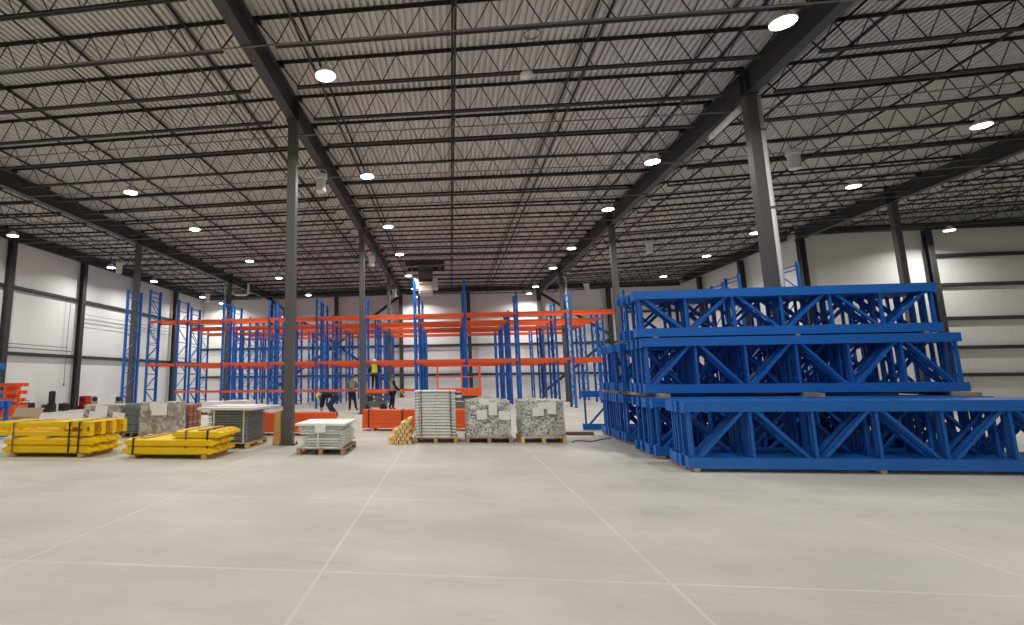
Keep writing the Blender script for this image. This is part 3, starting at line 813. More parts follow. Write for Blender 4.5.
# open ladder-shaped guard rails lying on top
for k, x in enumerate((-9.7, -8.9, -8.15)):
    o = MB().cbox(x-0.04, x+0.04, 11.0, 12.16, 0.422, 0.462, 0.005).build('timber_spacer', M['wood_grey']); tag(o, 'timber spacer between layers of the left yellow bundle, %s from its left end' % ORD[k], 'timber', 'spacers in the left yellow bundle')
def make_yrail():
    t = thing('yellow_guard_rail', '', 'guard rail'); L = 2.75
    for z, h in ((0.0, 0.09), (0.19, 0.09)):
        MB().cbox(0, L, 0, 0.09, z, z+h, 0.012).build('rail', M['yellow'], t)
    for x in (0.12, 0.14+0.5, L-0.75, L-0.2):
        MB().box(x, x+0.10, 0.015, 0.075, 0.09, 0.19).build('web_plate', M['yellow'], t)
    MB().box(L, L+0.012, -0.03, 0.12, -0.0, 0.28).build('end_plate', M['yellow'], t)
    MB().box(-0.012, 0, -0.03, 0.12, -0.0, 0.28).build('end_plate', M['yellow'], t)
    return t
for k in range(4):
    lab = 'yellow double guard rail, %s across the top of the left yellow bundle' % ('front', 'second', 'third', 'back')[k]
    first_or_dup(yst, 'r', make_yrail, (-10.66+0.04*k, 11.02+k*0.34, 0.463), 0, lab, 'double guard rails on top')
o = MB().cbox(-8.85, -7.88, 11.02, 12.3, 0.745, 0.765, 0.006).build('yellow_cover_plate', M['yellow']); tag(o, 'flat yellow steel panel lying on the right end of the left yellow bundle', 'panel')
strap(-9.75, 10.99, 12.17, 0.1, 0.745, 'dark strap at the left end of the left yellow bundle', 'wood_brown')
strap(-8.38, 10.985, 12.31, 0.1, 0.768, 'first dark strap at the right end of the left yellow bundle')
strap(-8.15, 10.985, 12.31, 0.1, 0.768, 'second dark strap at the right end of the left yellow bundle')

# ------------------------------------------------------------------ pallets
def pallet(x0, x1, y0, y1, label, m='wood', h=0.14, facing='x'):
    t = thing('wooden_pallet', label, 'pallet', (x0, y0, 0), 0, 'wooden pallets')
    w, d = x1-x0, y1-y0
    for k in range(7):
        y = (d-0.1)*k/6; MB().box(0, w, y, y+0.1, h-0.02, h).build('top_board', M[m], t)
    for x in (0, w/2-0.045, w-0.09):
        for y in (0.0, d/2-0.06, d-0.12):
            MB().box(x, x+0.09, y, y+0.12, 0.02, h-0.042).build('block', M[m], t)
        MB().box(x, x+0.09, 0, d, h-0.042, h-0.02).build('stringer_board', M[m], t)
        MB().box(x, x+0.09, 0, d, 0, 0.02).build('bottom_board', M[m], t)
    return t
def wire_deck(w, d, m, rise=0.05):
    mb = MB()
    for k in range(int(w/0.055)+1):
        x = min(w, k*0.055); mb.box(x-0.0035 if x else 0, x+0.0035, 0.0, d, rise-0.008, rise-0.001)
        mb.box(x-0.0035 if x else 0, x+0.0035, 0.0, 0.007, 0.0, rise-0.004).box(x-0.0035 if x else 0, x+0.0035, d-0.007, d, 0.0, rise-0.004)
    for k in range(int(d/0.1)+1):
        y = min(d, k*0.1); mb.box(0, w, y, y+0.008, rise-0.016, rise-0.008)
    mb.box(0, w, 0.0, 0.008, 0.0, 0.012).box(0, w, d-0.008, d, 0.0, 0.012)
    me = mb.mesh('wire_grid'); me.materials.append(m)
    c = MB()
    for q in (0.12, 0.5, 0.88):
        c.box(w*q-0.045, w*q+0.045, 0.012, d-0.012, 0.012, 0.022).box(w*q-0.045, w*q-0.039, 0.012, d-0.012, 0.0, rise-0.017).box(w*q+0.039, w*q+0.045, 0.012, d-0.012, 0.0, rise-0.017)
    if m is M['zinc']: c.box(w*0.13, w*0.87, 0.0015, 0.0055, 0.0, rise*0.56).box(w*0.13, w*0.87, d-0.0055, d-0.0015, 0.0, rise*0.56).box(0.0, w, -0.002, 0.0015, 0.0, rise*0.3).box(0.0, w, d-0.0015, d+0.002, 0.0, rise*0.3)
    ch = c.mesh('channel'); ch.materials.append(m)
    def f():
        t = thing('wire_deck', '', 'wire deck'); link('wire_grid', me, t); link('channel', ch, t); return t
    return f
dst = {}
def deck_pile(x0, y0, z0, n, w, d, rise, m, key, desc, jit=0.02, step=None):
    step = step or rise+0.002
    rnd = random.Random(int(abs(x0)*97)); mk = wire_deck(w, d, m, rise)
    for k in range(n):
        lab = '%s wire deck, %s up in the %s' % ('dark grey' if 'dark' in key else 'silvery', ORD[k], desc)
        first_or_dup(dst, key, mk, (x0+rnd.uniform(-jit, jit), y0+rnd.uniform(-jit, jit), z0+k*step), rnd.uniform(-0.012, 0.012)*min(jit*50, 1.6), lab, 'wire decks in the ' + desc)
    return z0+n*step
# loose pile of silver decks on the nearest pallet
pallet(-3.42, -2.34, 11.68, 13.1, 'pallet carrying the low silver deck pile right of the cardboard-leaning column', 'wood_grey')
zt = deck_pile(-3.36, 11.74, 0.142, 8, 0.98, 1.24, 0.058, M['zinc'], 'silver_low', 'low pile right of the cardboard-leaning column', 0.045)
t = thing('wire_deck', 'white topped deck lying across the low silver pile', 'wire deck', (-3.46, 11.66, zt+0.002))
MB().cbox(0, 1.14, 0, 1.36, 0.0, 0.05, 0.004).build('white_sheet', M['paper'], t)
MB().box(0.46, 0.70, -0.012, -0.004, -0.14, 0.05).build('paper_sheet', M['paper'], t)
MB().box(0.515, 0.545, -0.004, 0.0, -0.46, 0.052).box(0.515, 0.545, 0.0, 1.36, 0.05, 0.054).build('strap', M['paper'], t)
# dark deck pile with white sheet
pallet(-5.98, -4.88, 12.58, 13.95, 'pallet under the dark wire deck pile beside the yellow bundle', 'wood')
zt = deck_pile(-5.93, 12.64, 0.142, 12, 1.0, 1.24, 0.062, M['zinc_dark'], 'dark', 'dark pile beside the right yellow bundle', 0.012)
t = thing('white_panel', 'white folded sheet lying on top of the dark wire deck pile', 'panel', (-6.25, 12.62, zt+0.008), -0.13)
MB().cbox(0, 1.5, 0, 1.5, 0.0, 0.06, 0.006).build('panel', M['white'], t)
MB().box(0.1, 1.3, 0.35, 1.2, 0.05, 0.09).build('folded_sheet', M['paper'], t)
for x, lab in ((-5.78, 'left'), (-5.02, 'right')): strap(x, 12.60, 13.92, 0.145, zt+0.0005, '%s white strap around the dark wire deck pile' % lab, 'white', 0.035)
# tall bundle of silver decks
pallet(-0.98, 0.13, 13.95, 15.1, 'pallet under the tall silver deck stack', 'wood')
rise = 0.074
zt = deck_pile(-0.95, 13.99, 0.142, 15, 1.05, 1.04, rise, M['zinc'], 'silver_tall', 'tall silver stack', 0.006)
o = MB().cbox(-0.97, 0.12, 13.97, 15.05, zt+0.002, zt+0.03, 0.005).build('top_cover', M['white']); tag(o, 'white cover sheet on the tall silver deck stack', 'cover')
for x, lab in ((-0.78, 'left'), (-0.03, 'right')): strap(x, 13.965, 15.06, 0.145, zt+0.032, '%s black strap around the tall silver deck stack' % lab, 'strap', 0.018)

def wrapped(x0, x1, y0, y1, h, label, m, papers, plabel, wood='wood', rnd=1):
    pallet(x0, x1, y0, y1, plabel, wood)
    t = thing('wrapped_load', label, 'wrapped load', (x0, y0, 0.142), 0)
    w, d = x1-x0, y1-y0; R = random.Random(rnd)
    def shell(off, amp, nx=14, nz=10):
        bm = bmesh.new(); bmesh.ops.create_cube(bm, size=1)
        bmesh.ops.subdivide_edges(bm, edges=bm.edges[:], cuts=9, use_grid_fill=True)
        for v in bm.verts:
            p = v.co.copy()
            k = 1 - 0.03*max(0, p.z+0.2)
            v.co = Vector((w/2 + p.x*(w-0.06+2*off)*k + R.uniform(-amp, amp), d/2 + p.y*(d-0.06+2*off)*k + R.uniform(-amp, amp), (p.z+0.5)*(h+off) + (R.uniform(-amp, amp) if p.z > -0.49 else 0)))
        mb = MB(); bm.verts.index_update(); mb.add([v.co for v in bm.verts], [[v.index for v in f.verts] for f in bm.faces]); bm.free(); return mb
    shell(0, 0.012).build('fittings', m, t)
    shell(0.018, 0.004).build('stretch_film', M['film'], t)
    for pi_, (px_, pz, pw, ph, rr) in enumerate(papers):
        pe = 0.004*pi_
        mb = MB(); c, s = math.cos(rr), math.sin(rr)
        pts = [(-pw/2, -ph/2), (pw/2, -ph/2), (pw/2, ph/2), (-pw/2, ph/2)]
        q = [(px_*w + a*c - b*s, pz*h + a*s + b*c) for a, b in pts]
        mb.add([(a, -0.014-pe, b) for a, b in q] + [(a, -0.011-pe, b) for a, b in q], [(0,1,2,3),(4,5,6,7),(0,1,5,4),(1,2,6,5),(2,3,7,6),(3,0,4,7)])
        mb.build('paper_label', M['paper'], t)
    return t
wrapped(0.34, 1.51, 14.0, 15.15, 0.90, 'film-wrapped load of silvery fittings beside the tall silver stack, papers on its front', M['flake'],
        [(0.36, 0.62, 0.26, 0.24, 0.03), (0.60, 0.78, 0.21, 0.32, 0), (0.84, 0.60, 0.28, 0.22, -0.05), (0.42, 0.98, 0.26, 0.15, 0.02), (0.17, 0.84, 0.11, 0.08, 0.1)], 'pallet under the wrapped silvery load next to the tall stack', 'wood_grey', 3)
wrapped(1.72, 2.84, 14.05, 15.2, 0.90, 'film-wrapped load of silvery fittings, right-hand one nearest the blue stack', M['flake'],
        [(0.40, 0.70, 0.28, 0.22, 0.06), (0.52, 0.86, 0.26, 0.16, 0.02), (0.70, 0.80, 0.22, 0.30, -0.04)], 'pale pallet under the right-hand wrapped load', 'timber', 5)
wrapped(-8.72, -7.62, 14.15, 14.8, 0.90, 'dull grey film-wrapped load behind the yellow bundles', M['flake2'],
        [(0.56, 0.80, 0.46, 0.34, 0.0), (0.40, 0.88, 0.2, 0.2, 0.1)], 'pallet under the dull grey wrapped load', 'wood_brown', 8)
wrapped(-11.0, -9.75, 14.9, 15.9, 0.80, 'film-wrapped load with loose papers behind the left yellow bundle', M['flake2'],
        [(0.30, 0.55, 0.3, 0.36, -0.15), (0.5, 0.75, 0.4, 0.38, -0.12), (0.95, 0.55, 0.38, 0.3, -0.15)], 'pallet under the paper-covered load behind the left yellow bundle', 'wood_brown', 9)
# dark stack at the side of it
pallet(-9.70, -9.12, 14.95, 15.85, 'narrow pallet under the dark stack between two wrapped loads', 'wood_brown')
deck_pile(-9.68, 14.99, 0.142, 13, 0.54, 0.80, 0.062, M['zinc_dark'], 'dark_narrow', 'narrow dark stack between the wrapped loads', 0.02)
for x, y, lab in ((-9.05, 14.98, 'right'),):
    pass
# standing wrapped rolls with dark caps
for x, y, lab in ((-11.62, 16.3, 'dark-capped upright roll behind the left end of the paper-covered load'), (-10.78, 16.3, 'dark-capped upright roll behind the middle of the paper-covered load')):
    t = thing('upright_roll', lab, 'roll', (x, y, 0), 0, 'upright rolls')
    MB().lathe([(0.11, 0), (0.115, 0.5), (0.10, 1.0)], 14).build('sleeve', M['card_grey'], t)
    MB().lathe([(0.06, 1.0), (0.085, 1.03), (0.085, 1.12), (0.04, 1.16)], 14).build('cap', M['black'], t)
# red-brown strapped stack
pallet(-8.34, -7.62, 14.95, 15.75, 'pallet under the red-brown stack behind the wrapped load', 'wood_brown')
for k in range(7):
    o = MB()
    for q in range(3): o.cbox(0.0, 0.70, q*0.27, q*0.27+0.22, 0, 0.105, 0.01)
    o = o.build('red_brown_plank_layer', M['brickred'] if k % 2 == 0 else M['wood_brown'], None, (-8.33, 14.97, 0.142+k*0.115)); tag(o, 'red-brown stacked layer, %s up behind the wrapped load' % ORD[k], 'layer', 'layers of the red-brown stack')
    if k < 6:
        pass
# white carton and tan cartons
def carton(x0, x1, y0, y1, z0, z1, label, m, tape=True):
    t = thing('carton', label, 'carton', (x0, y0, z0))
    w, d, h = x1-x0, y1-y0, z1-z0
    MB().cbox(0, w, 0, d, 0, h, 0.006).build('box', M[m], t)
    MB().box(0.003, w-0.003, d/2-0.03, d/2+0.03, h, h+0.002).box(w/2-0.0, w/2+0.06, -0.002, 0.0, h*0.55, h*0.8).build('tape', M['paper'] if m != 'white' else M['card_grey'], t)
    return t
pallet(-8.0, -7.0, 18.0, 19.0, 'pallet under the white carton', 'wood')
carton(-7.95, -7.1, 18.02, 18.9, 0.14, 0.92, 'white carton on a pallet behind the red-brown stack', 'white')
carton(-7.13, -6.6, 13.8, 14.3, 0.0, 0.36, 'tan carton on the floor behind the right yellow bundle', 'card')
# cardboard leaning at the column
t = thing('cardboard_box', 'tall narrow cardboard box standing against the left side of the grey column', 'box', (-4.52, 13.28, 0))
MB().add([(0,0,0),(0.2,0,0),(0.2,0.34,0),(0,0.34,0),(0.06,0,0.82),(0.2,0,0.86),(0.2,0.34,0.86),(0.06,0.34,0.82)], [(0,3,2,1),(4,5,6,7),(0,1,5,4),(1,2,6,5),(2,3,7,6),(3,0,4,7)]).build('box', M['card'], t)
MB().box(0.06, 0.2, 0.12, 0.2, 0.862, 0.866).build('tape', M['card_grey'], t)
carton(-4.35, -3.85, 16.42, 16.9, 0.0, 0.55, 'tan carton behind the low silver pile at the end of the orange bundle', 'card')
# timber pile
k = 0
for lv, cnt in enumerate([5, 5, 4, 4, 3, 2, 1]):
    for c in range(cnt):
        rnd = random.Random(lv*10+c)
        for dpt in range(2):
            y = 13.64+dpt*0.46
            x = -1.08-0.108*c-(0.05 if lv % 2 else 0)
            o = MB().cbox(-0.047, 0.047, 0, 0.40, 0, 0.089, 0.012).build('timber_block', M['timber'], None, (x+rnd.uniform(-0.005, 0.005), y+rnd.uniform(-0.05, 0.0), lv*0.0905))
            tag(o, 'pale timber block, %s layer up and %s out from the silver stack, %s rank' % (ORD[lv], ORD[c], ('front', 'back')[dpt]), 'timber block', 'timber blocks in the stepped pile')
# plank and hose on the floor right of the wrapped loads
o = MB().cbox(3.2, 3.95, 15.9, 16.02, 0, 0.09, 0.006).build('timber_plank', M['wood_brown']); tag(o, 'brown timber lying on the floor beside the right-hand wrapped load', 'timber')
mb = MB(); mb.smooth = True
pts = []
for i in range(40):
    u = i/39; pts.append((2.95+1.2*u, 14.05+0.95*u+0.28*math.sin(u*9)*(1-u), 0.014))
o = mb.tube(pts, 0.013, 6).build('cable', M['machine']); tag(o, 'thin grey cable snaking on the floor towards the blue stack', 'cable')
# wire end dunnage, white panels behind
pallet(-12.2, -10.6, 24.6, 25.6, 'far pallet under the white flat packs', 'wood')
for k in range(3):
    o = MB().cbox(-12.2+0.15*k, -10.55, 24.6, 25.5, 0.142+k*0.16, 0.298+k*0.16, 0.01).build('flat_pack', M['white']); tag(o, 'white flat pack behind the dark deck pile, %s from the floor' % ORD[k], 'flat pack', 'white flat packs')
# open cartons and sheets at the left edge
t = thing('open_carton', 'opened dull cardboard carton behind the left yellow bundle', 'carton', (-15.75, 16.8, 0.0))
MB().box(0, 1.1, 0, 0.02, 0, 0.42).box(0, 1.1, 0.78, 0.8, 0, 0.42).box(0, 0.02, 0.02, 0.78, 0, 0.42).box(1.08, 1.1, 0.02, 0.78, 0, 0.42).box(0, 1.1, 0, 0.8, 0.0, 0.015).build('box', M['card_grey'], t)
MB().bar((0.1, 0.8, 0.42), (0.1, 1.05, 0.75), 0.02, 0.02).add([(0.0,0.8,0.42),(1.1,0.8,0.42),(1.1,1.0,0.72),(0.0,1.0,0.72),(0.0,0.82,0.42),(1.1,0.82,0.42),(1.1,1.02,0.72),(0.0,1.02,0.72)],
    [(0,3,2,1),(4,5,6,7),(0,1,5,4),(1,2,6,5),(2,3,7,6),(3,0,4,7)]).build('flap', M['card_grey'], t)
o = MB().add([(-14.4,16.2,0.02),(-13.3,16.3,0.02),(-13.2,16.6,0.42),(-14.3,16.5,0.34),(-14.4,16.22,0.02),(-13.3,16.32,0.02),(-13.2,16.62,0.42),(-14.3,16.52,0.34)],
    [(0,3,2,1),(4,5,6,7),(0,1,5,4),(1,2,6,5),(2,3,7,6),(3,0,4,7)]).build('cardboard_sheet', M['card_grey']); tag(o, 'bent cardboard sheet lying behind the left yellow bundle', 'cardboard')

# dark machines and chair along the left wall
t = thing('welding_machine', 'dark squat machine on the floor right of the orange stack', 'machine', (-22.1, 25.6, 0))
MB().cbox(-0.28, 0.28, -0.3, 0.3, 0.08, 0.58, 0.08).build('body', M['black'], t)
MB().tube([(-0.2, -0.1, 0.56), (-0.2, -0.1, 0.68), (0.2, -0.1, 0.68), (0.2, -0.1, 0.56)], 0.02, 6).build('handle', M['machine'], t)
for s in (-1, 1):
    MB().tube([(-0.3*s, -0.2, 0.09), (-0.22*s, -0.2, 0.09)], 0.09, 12).build('wheel', M['rubber'], t)
t = thing('tool_chest', 'dark red and black chest on the floor by the left wall', 'chest', (-22.1, 27.2, 0))
MB().cbox(-0.25, 0.25, -0.25, 0.25, 0, 0.42, 0.03).build('body', M['black'], t)
MB().cbox(-0.22, -0.02, -0.258, -0.25, 0.08, 0.36, 0.003).build('front_panel', M['darkred'], t)
t = thing('black_bin', 'tall black folded seat standing on the dark red chest', 'seat', (-22.0, 27.25, 0.42))
MB().cbox(-0.16, 0.16, -0.1, 0.1, 0.1, 0.72, 0.07).build('back', M['black'], t)
MB().cbox(-0.15, 0.15, -0.14, 0.14, 0.0, 0.1, 0.03).build('seat', M['black'], t)
t = thing('equipment_case', 'small black case on the floor beside the left wall column', 'case', (-22.05, 28.3, 0))
MB().cbox(-0.2, 0.2, -0.22, 0.22, 0, 0.42, 0.05).build('body', M['black'], t)
MB().tube([(-0.08, 0, 0.42), (-0.08, 0, 0.48), (0.08, 0, 0.48), (0.08, 0, 0.42)], 0.015, 6).build('handle', M['machine'], t)
t = thing('red_machine', 'bright red machine on a red base against the left wall', 'machine', (-22.05, 30.07, 0))
MB().cbox(-0.45, 0.45, -0.3, 0.3, 0.05, 0.2, 0.02).build('base', M['darkred'], t)
MB().cbox(-0.24, 0.24, -0.25, 0.25, 0.2, 0.78, 0.05).build('body', M['red'], t)
MB().box(-0.16, 0.16, -0.262, -0.25, 0.45, 0.68).build('panel', M['darkred'], t)
for s in (-1, 1): MB().tube([(0.3*s, -0.3, 0.06), (0.3*s, 0.3, 0.06)], 0.06, 10).build('wheel', M['rubber'], t)

# ------------------------------------------------------------------ lifts
def scissor_lift(x, y, w, d, zp, label, rail=1.1, rails=True):
    t = thing('scissor_lift', label, 'lift', (x, y, 0))
    MB().cbox(-w/2+0.06, w/2-0.06, -d/2+0.08, d/2-0.08, 0.14, 0.42, 0.03).build('chassis', M['machine'], t)
    for sx in (-1, 1):
        for sy in (-1, 1):
            a, b = sorted((sy*(d/2-0.14), sy*(d/2)))
            MB().tube([(sx*(w/2-0.22), a, 0.16), (sx*(w/2-0.22), b, 0.16)], 0.16, 16).build('wheel', M['rubber'], t)
    n = 2 if zp < 1.4 else 3; z0 = 0.44; st = (zp-0.14-z0)/n
    for i in range(n):
        for s in (-1, 1):
            yy = s*(d/2-0.16)
            mb = MB().bar((-w/2+0.2, yy, z0+i*st), (w/2-0.2, yy, z0+(i+1)*st), 0.04, 0.08).bar((w/2-0.2, yy-s*0.05, z0+i*st), (-w/2+0.2, yy-s*0.05, z0+(i+1)*st), 0.04, 0.08)
            mb.build('scissor_arm', M['machine'], t)
    pl = MB().cbox(-w/2, w/2, -d/2, d/2, zp-0.16, zp, 0.015).build('platform', M['orange'], t)
    if rails:
        mb = []
        for z in (zp+rail, zp+rail*0.5):
            r = MB().bar((-w/2+0.03, -d/2+0.03, z), (w/2-0.03, -d/2+0.03, z), 0.045, 0.045).bar((-w/2+0.03, d/2-0.03, z), (w/2-0.03, d/2-0.03, z), 0.045, 0.045)\
                .bar((-w/2+0.03, -d/2+0.03, z), (-w/2+0.03, d/2-0.03, z), 0.045, 0.045).bar((w/2-0.03, -d/2+0.03, z), (w/2-0.03, d/2-0.03, z), 0.045, 0.045)
            r.build('guard_rail', M['orange'], t)
        for px_ in (-w/2+0.03, 0.15, w/2-0.03):
            for py_ in (-d/2+0.03, d/2-0.03):
                MB().bar((px_, py_, zp), (px_, py_, zp+rail), 0.05, 0.05).build('rail_post', M['orange'], t)
    if rails: MB().cbox(0.12, w/2, -d/2-0.02, -d/2+0.0, zp-0.36, zp-0.01, 0.004).build('toe_panel', M['orange'], t)
    MB().cbox(-w/2+0.3, -w/2+0.6, -d/2+0.07, -d/2+0.10, 0.46, 0.72, 0.01).build('control_box', M['black'], t)
    return t
scissor_lift(-4.0, 28.2, 1.35, 0.85, 1.03, 'low scissor lift with orange deck carrying the worker in yellow vest', rails=False)
scissor_lift(0.40, 27.0, 2.15, 1.0, 1.12, 'orange scissor lift platform with guard rails, behind the tall silver stack', 1.1)

# ------------------------------------------------------------------ people
def skin_mesh(name, verts, edges, radii, levels=1):
    me = bpy.data.meshes.new(name); me.from_pydata(verts, edges, [])
    o = bpy.data.objects.new(name, me); C.objects.link(o)
    md = o.modifiers.new('s', 'SKIN'); md.use_smooth_shade = True
    if not me.skin_vertices: me.skin_vertices.new()
    sv = me.skin_vertices[0].data
    for i, r in enumerate(radii):
        sv[i].radius = r if isinstance(r, tuple) else (r, r); sv[i].use_root = (i == 0)
    sd = o.modifiers.new('d', 'SUBSURF'); sd.levels = levels; sd.render_levels = levels
    bpy.context.view_layer.update()
    ev = o.evaluated_get(bpy.context.evaluated_depsgraph_get())
    res = bpy.data.meshes.new_from_object(ev); res.name = name
    for p in res.polygons: p.use_smooth = True
    bpy.data.objects.remove(o); bpy.data.meshes.remove(me)
    return res
def person(label, loc, rz, J, top, legs, boots, helmet, vest=None, scale=1.0):
    """J: joint positions in metres, x to the person's left, y backwards (faces -y), z up"""
    t = thing('person', label, 'person', loc, rz); t.scale = (scale,)*3
    V = {k: Vector(v) for k, v in J.items()}
    vs, es, rs, idx = [], [], [], {}
    def add(key, p, r, par=None):
        idx[key] = len(vs); vs.append(tuple(p)); rs.append(r)
        if par is not None: es.append((idx[par], idx[key]))
    add('pel', V['pelvis'], (0.15, 0.11)); 
    add('bel', V['pelvis'].lerp(V['chest'], 0.45), (0.135, 0.10), 'pel'); add('che', V['chest'], (0.16, 0.12), 'bel')
    add('nb', V['chest'].lerp(V['neck'], 0.75), 0.075, 'che'); add('nk', V['neck'], 0.055, 'nb')
    hd = (V['head']-V['neck']); add('jaw', V['neck']+hd*0.35, (0.068, 0.075), 'nk'); add('skull', V['neck']+hd*0.72, (0.080, 0.092), 'jaw'); add('crown', V['head'], 0.062, 'skull')
    fdir = Vector(J.get('face', (0, -1, 0))).normalized()
    add('nose', V['neck']+hd*0.5+fdir*0.105, 0.014, 'jaw')
    for s in 'LR':
        add('sh'+s, V['sh'+s], 0.062, 'nb'); add('ua'+s, V['sh'+s].lerp(V['el'+s], 0.5), 0.05, 'sh'+s); add('el'+s, V['el'+s], 0.042, 'ua'+s)
        add('fa'+s, V['el'+s].lerp(V['wr'+s], 0.4), 0.041, 'el'+s); add('wr'+s, V['wr'+s], 0.028, 'fa'+s)
        d = (V['wr'+s]-V['el'+s]).normalized(); side = d.cross(fdir)
        side = side.normalized() if side.length > 0.1 else Vector((1,0,0)); nrm = d.cross(side).normalized()
        add('pa'+s, V['wr'+s]+d*0.06, (0.036, 0.022), 'wr'+s)
        for f_, (o_, ln) in enumerate(((-0.030, 0.075), (-0.010, 0.085), (0.010, 0.08), (0.030, 0.062))):
            b = V['wr'+s]+d*0.095+side*o_
            add('f%d%s' % (f_, s), b, 0.010, 'pa'+s); add('g%d%s' % (f_, s), b+d*ln*0.55+nrm*0.012, 0.009, 'f%d%s' % (f_, s)); add('h%d%s' % (f_, s), b+d*ln*0.85+nrm*0.04, 0.007, 'g%d%s' % (f_, s))
        add('th'+s, V['wr'+s]+d*0.045-side*0.045, 0.012, 'pa'+s); add('tt'+s, V['wr'+s]+d*0.09-side*0.065+nrm*0.02, 0.009, 'th'+s)
        add('hi'+s, V['hi'+s], 0.085, 'pel'); add('tg'+s, V['hi'+s].lerp(V['kn'+s], 0.5), 0.075, 'hi'+s); add('kn'+s, V['kn'+s], 0.054, 'tg'+s)
        add('ca'+s, V['kn'+s].lerp(V['an'+s], 0.35), 0.055, 'kn'+s); add('an'+s, V['an'+s], 0.036, 'ca'+s); add('to'+s, V['to'+s], 0.032, 'an'+s)
    body = skin_mesh('body', vs, es, rs); body.materials.append(M['skin']); link('body', body, t)
    def sub(name, keys, grow, m, extra=None):
        ks = [k for k in keys]; mp = {idx[k]: i for i, k in enumerate(ks)}
        v2 = [vs[idx[k]] for k in ks]; e2 = [(mp[a], mp[b]) for a, b in es if a in mp and b in mp]
        r2 = []
        for k in ks:
            r = rs[idx[k]]; r2.append((r[0]+grow, r[1]+grow) if isinstance(r, tuple) else r+grow)
        me = skin_mesh(name, v2, e2, r2); me.materials.append(m); return link(name, me, t)
    sub('jacket', ['che', 'bel', 'pel', 'nb'] + [k+s for s in 'LR' for k in ('sh', 'ua', 'el', 'fa', 'wr')][:], 0.016, top)
    sub('trousers', ['pel'] + [k+s for s in 'LR' for k in ('hi', 'tg', 'kn', 'ca', 'an')], 0.020, legs)
    for s in 'LR': sub('boot', ['an'+s, 'to'+s], 0.022, boots)
    if vest: sub('vest', ['che', 'bel', 'pel', 'nb'], 0.034, vest)
    hc = V['neck']+hd*0.72; z = hd.normalized(); q = z.to_track_quat('Z', 'Y').to_matrix()
    prof = [(0.125, 0.0), (0.122, 0.03), (0.108, 0.075), (0.075, 0.11), (0.02, 0.125)]
    mb = MB(); mb.smooth = True; mb.lathe(prof, 16); mb.v = [tuple(hc + q @ Vector(p)) for p in mb.v]
    h = mb.build('helmet', helmet, t)
    m2 = MB(); a = hc + fdir*0.10; sd = z.cross(fdir).normalized()
    m2.bar(a, a+fdir*0.07, 0.16, 0.012, z); m2.build('brim', helmet, h)
    for s in (-1, 1):
        e = MB(); e.smooth = True; e.lathe([(0.002, -0.012), (0.011, -0.006), (0.013, 0.0), (0.011, 0.006), (0.002, 0.012)], 8, tuple(V['neck']+hd*0.62+fdir*0.083+sd*0.034*s)); e.build('eye', M['black'], t)
    return t
stand = dict(pelvis=(0,0,0.95), chest=(0,0.0,1.30), neck=(0,0.0,1.50), head=(0,-0.02,1.72), face=(0,-1,0),
    shL=(0.18,0,1.42), shR=(-0.18,0,1.42), elL=(0.24,0.03,1.14), elR=(-0.24,0.03,1.14), wrL=(0.20,-0.12,0.93), wrR=(-0.20,-0.12,0.93),
    hiL=(0.09,0,0.88), hiR=(-0.09,0,0.88), knL=(0.11,-0.02,0.49), knR=(-0.11,-0.02,0.49), anL=(0.12,0.03,0.09), anR=(-0.12,0.03,0.09), toL=(0.14,-0.13,0.045), toR=(-0.14,-0.13,0.045))
def pose(**k): d = dict(stand); d.update(k); return d
person('standing worker in dull hi-vis vest and black trousers, arms folded before the racks', (-5.15, 27.7, 0.0), 0.25,
       pose(elL=(0.25,-0.05,1.16), elR=(-0.25,-0.05,1.16), wrL=(0.02,-0.24,1.18), wrR=(0.0,-0.26,1.12), anL=(0.20,0.03,0.09), toL=(0.28,-0.12,0.045), knL=(0.15,-0.02,0.49)), M['greycloth'], M['blackcloth'], M['boot'], M['helmet_d'], M['hivis_dull'], 1.03)
person('worker in bright yellow vest and white helmet standing on the low scissor lift', (-4.02, 28.2, 1.032), PI,
       pose(elL=(0.30,0.0,1.16), elR=(-0.30,0.0,1.16), wrL=(0.30,-0.2,1.0), wrR=(-0.30,-0.2,1.0)), M['blackcloth'], M['blackcloth'], M['boot'], M['helmet'], M['hivis'], 0.92)
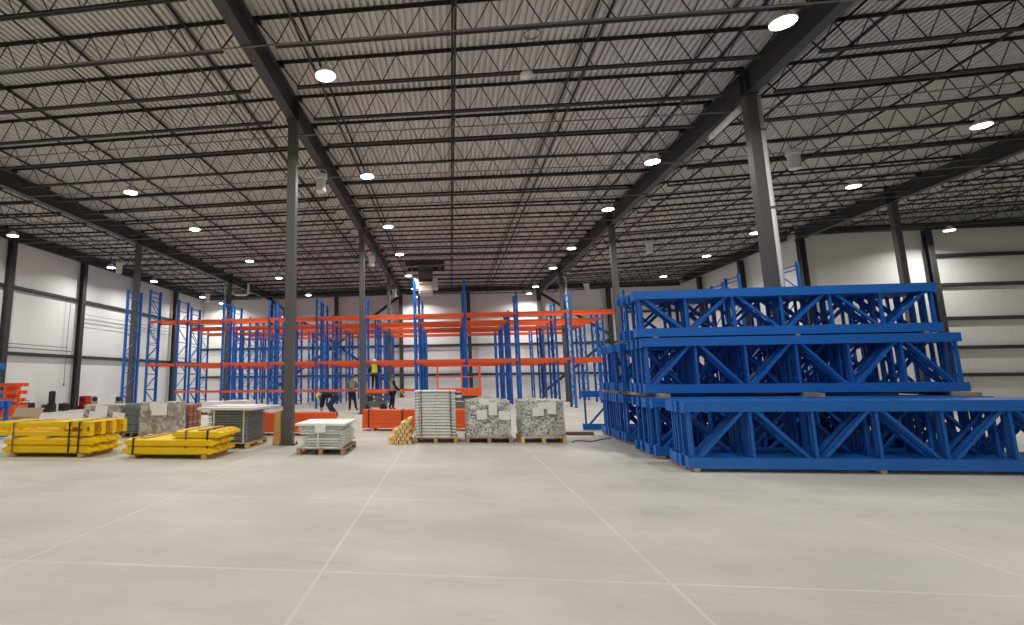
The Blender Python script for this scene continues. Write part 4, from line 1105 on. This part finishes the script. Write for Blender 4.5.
person('worker bending over with yellow helmet and dark blue trousers, right of the near grey column', (-5.05, 22.6, 0.0), -PI/2,
       dict(pelvis=(0,0.10,0.92), chest=(0,-0.28,1.00), neck=(0,-0.47,0.98), head=(0,-0.66,0.92), face=(0,-0.35,-0.9),
            shL=(0.17,-0.40,0.98), shR=(-0.17,-0.40,0.98), elL=(0.20,-0.44,0.68), elR=(-0.20,-0.44,0.68), wrL=(0.14,-0.48,0.42), wrR=(-0.14,-0.48,0.42),
            hiL=(0.10,0.10,0.86), hiR=(-0.10,0.10,0.86), knL=(0.13,-0.16,0.50), knR=(-0.13,-0.10,0.50), anL=(0.14,0.10,0.09), anR=(-0.14,0.20,0.09), toL=(0.15,-0.06,0.045), toR=(-0.15,0.04,0.045)),
       M['blackcloth'], M['navy'], M['boot_red'], M['helmet_y'], None, 1.0)
person('worker in dark clothes leaning and reaching down, just left of the tall rack upright', (-3.05, 28.0, 0.0), PI/2+0.4,
       pose(pelvis=(0,0.02,0.95), chest=(0,-0.02,1.30), elL=(0.24,-0.12,1.16), wrL=(0.16,-0.36,1.02), elR=(-0.24,-0.10,1.16), wrR=(-0.14,-0.36,0.98), anL=(0.12,0.15,0.09), toL=(0.13,-0.01,0.045), knL=(0.11,0.0,0.49)), M['blackcloth'], M['blackcloth'], M['boot'], M['helmet_d'], M['hivis_dull'], 1.02)
o = MB().tube([(-2.62, 27.95, 1.0), (-2.35, 27.9, 0.62)], 0.022, 8).build('yellow_tool', M['yellow']); tag(o, 'yellow handled tool held low by the leaning worker', 'tool')

# ------------------------------------------------------------------ render look
sc = bpy.context.scene
w = bpy.data.worlds.new('world'); sc.world = w; w.use_nodes = True
w.node_tree.nodes['Background'].inputs[0].default_value = (0.5, 0.55, 0.6, 1); w.node_tree.nodes['Background'].inputs[1].default_value = 0.2
sc.view_settings.view_transform = 'Standard'; sc.view_settings.look = 'None'; sc.view_settings.gamma = 1; sc.view_settings.exposure = 0.0
sc.view_settings.use_curve_mapping = False
sc.cycles.max_bounces = 8; sc.cycles.diffuse_bounces = 6; sc.cycles.transparent_max_bounces = 12
sc.cycles.use_denoising = True
sc.cycles.sample_clamp_indirect = 8
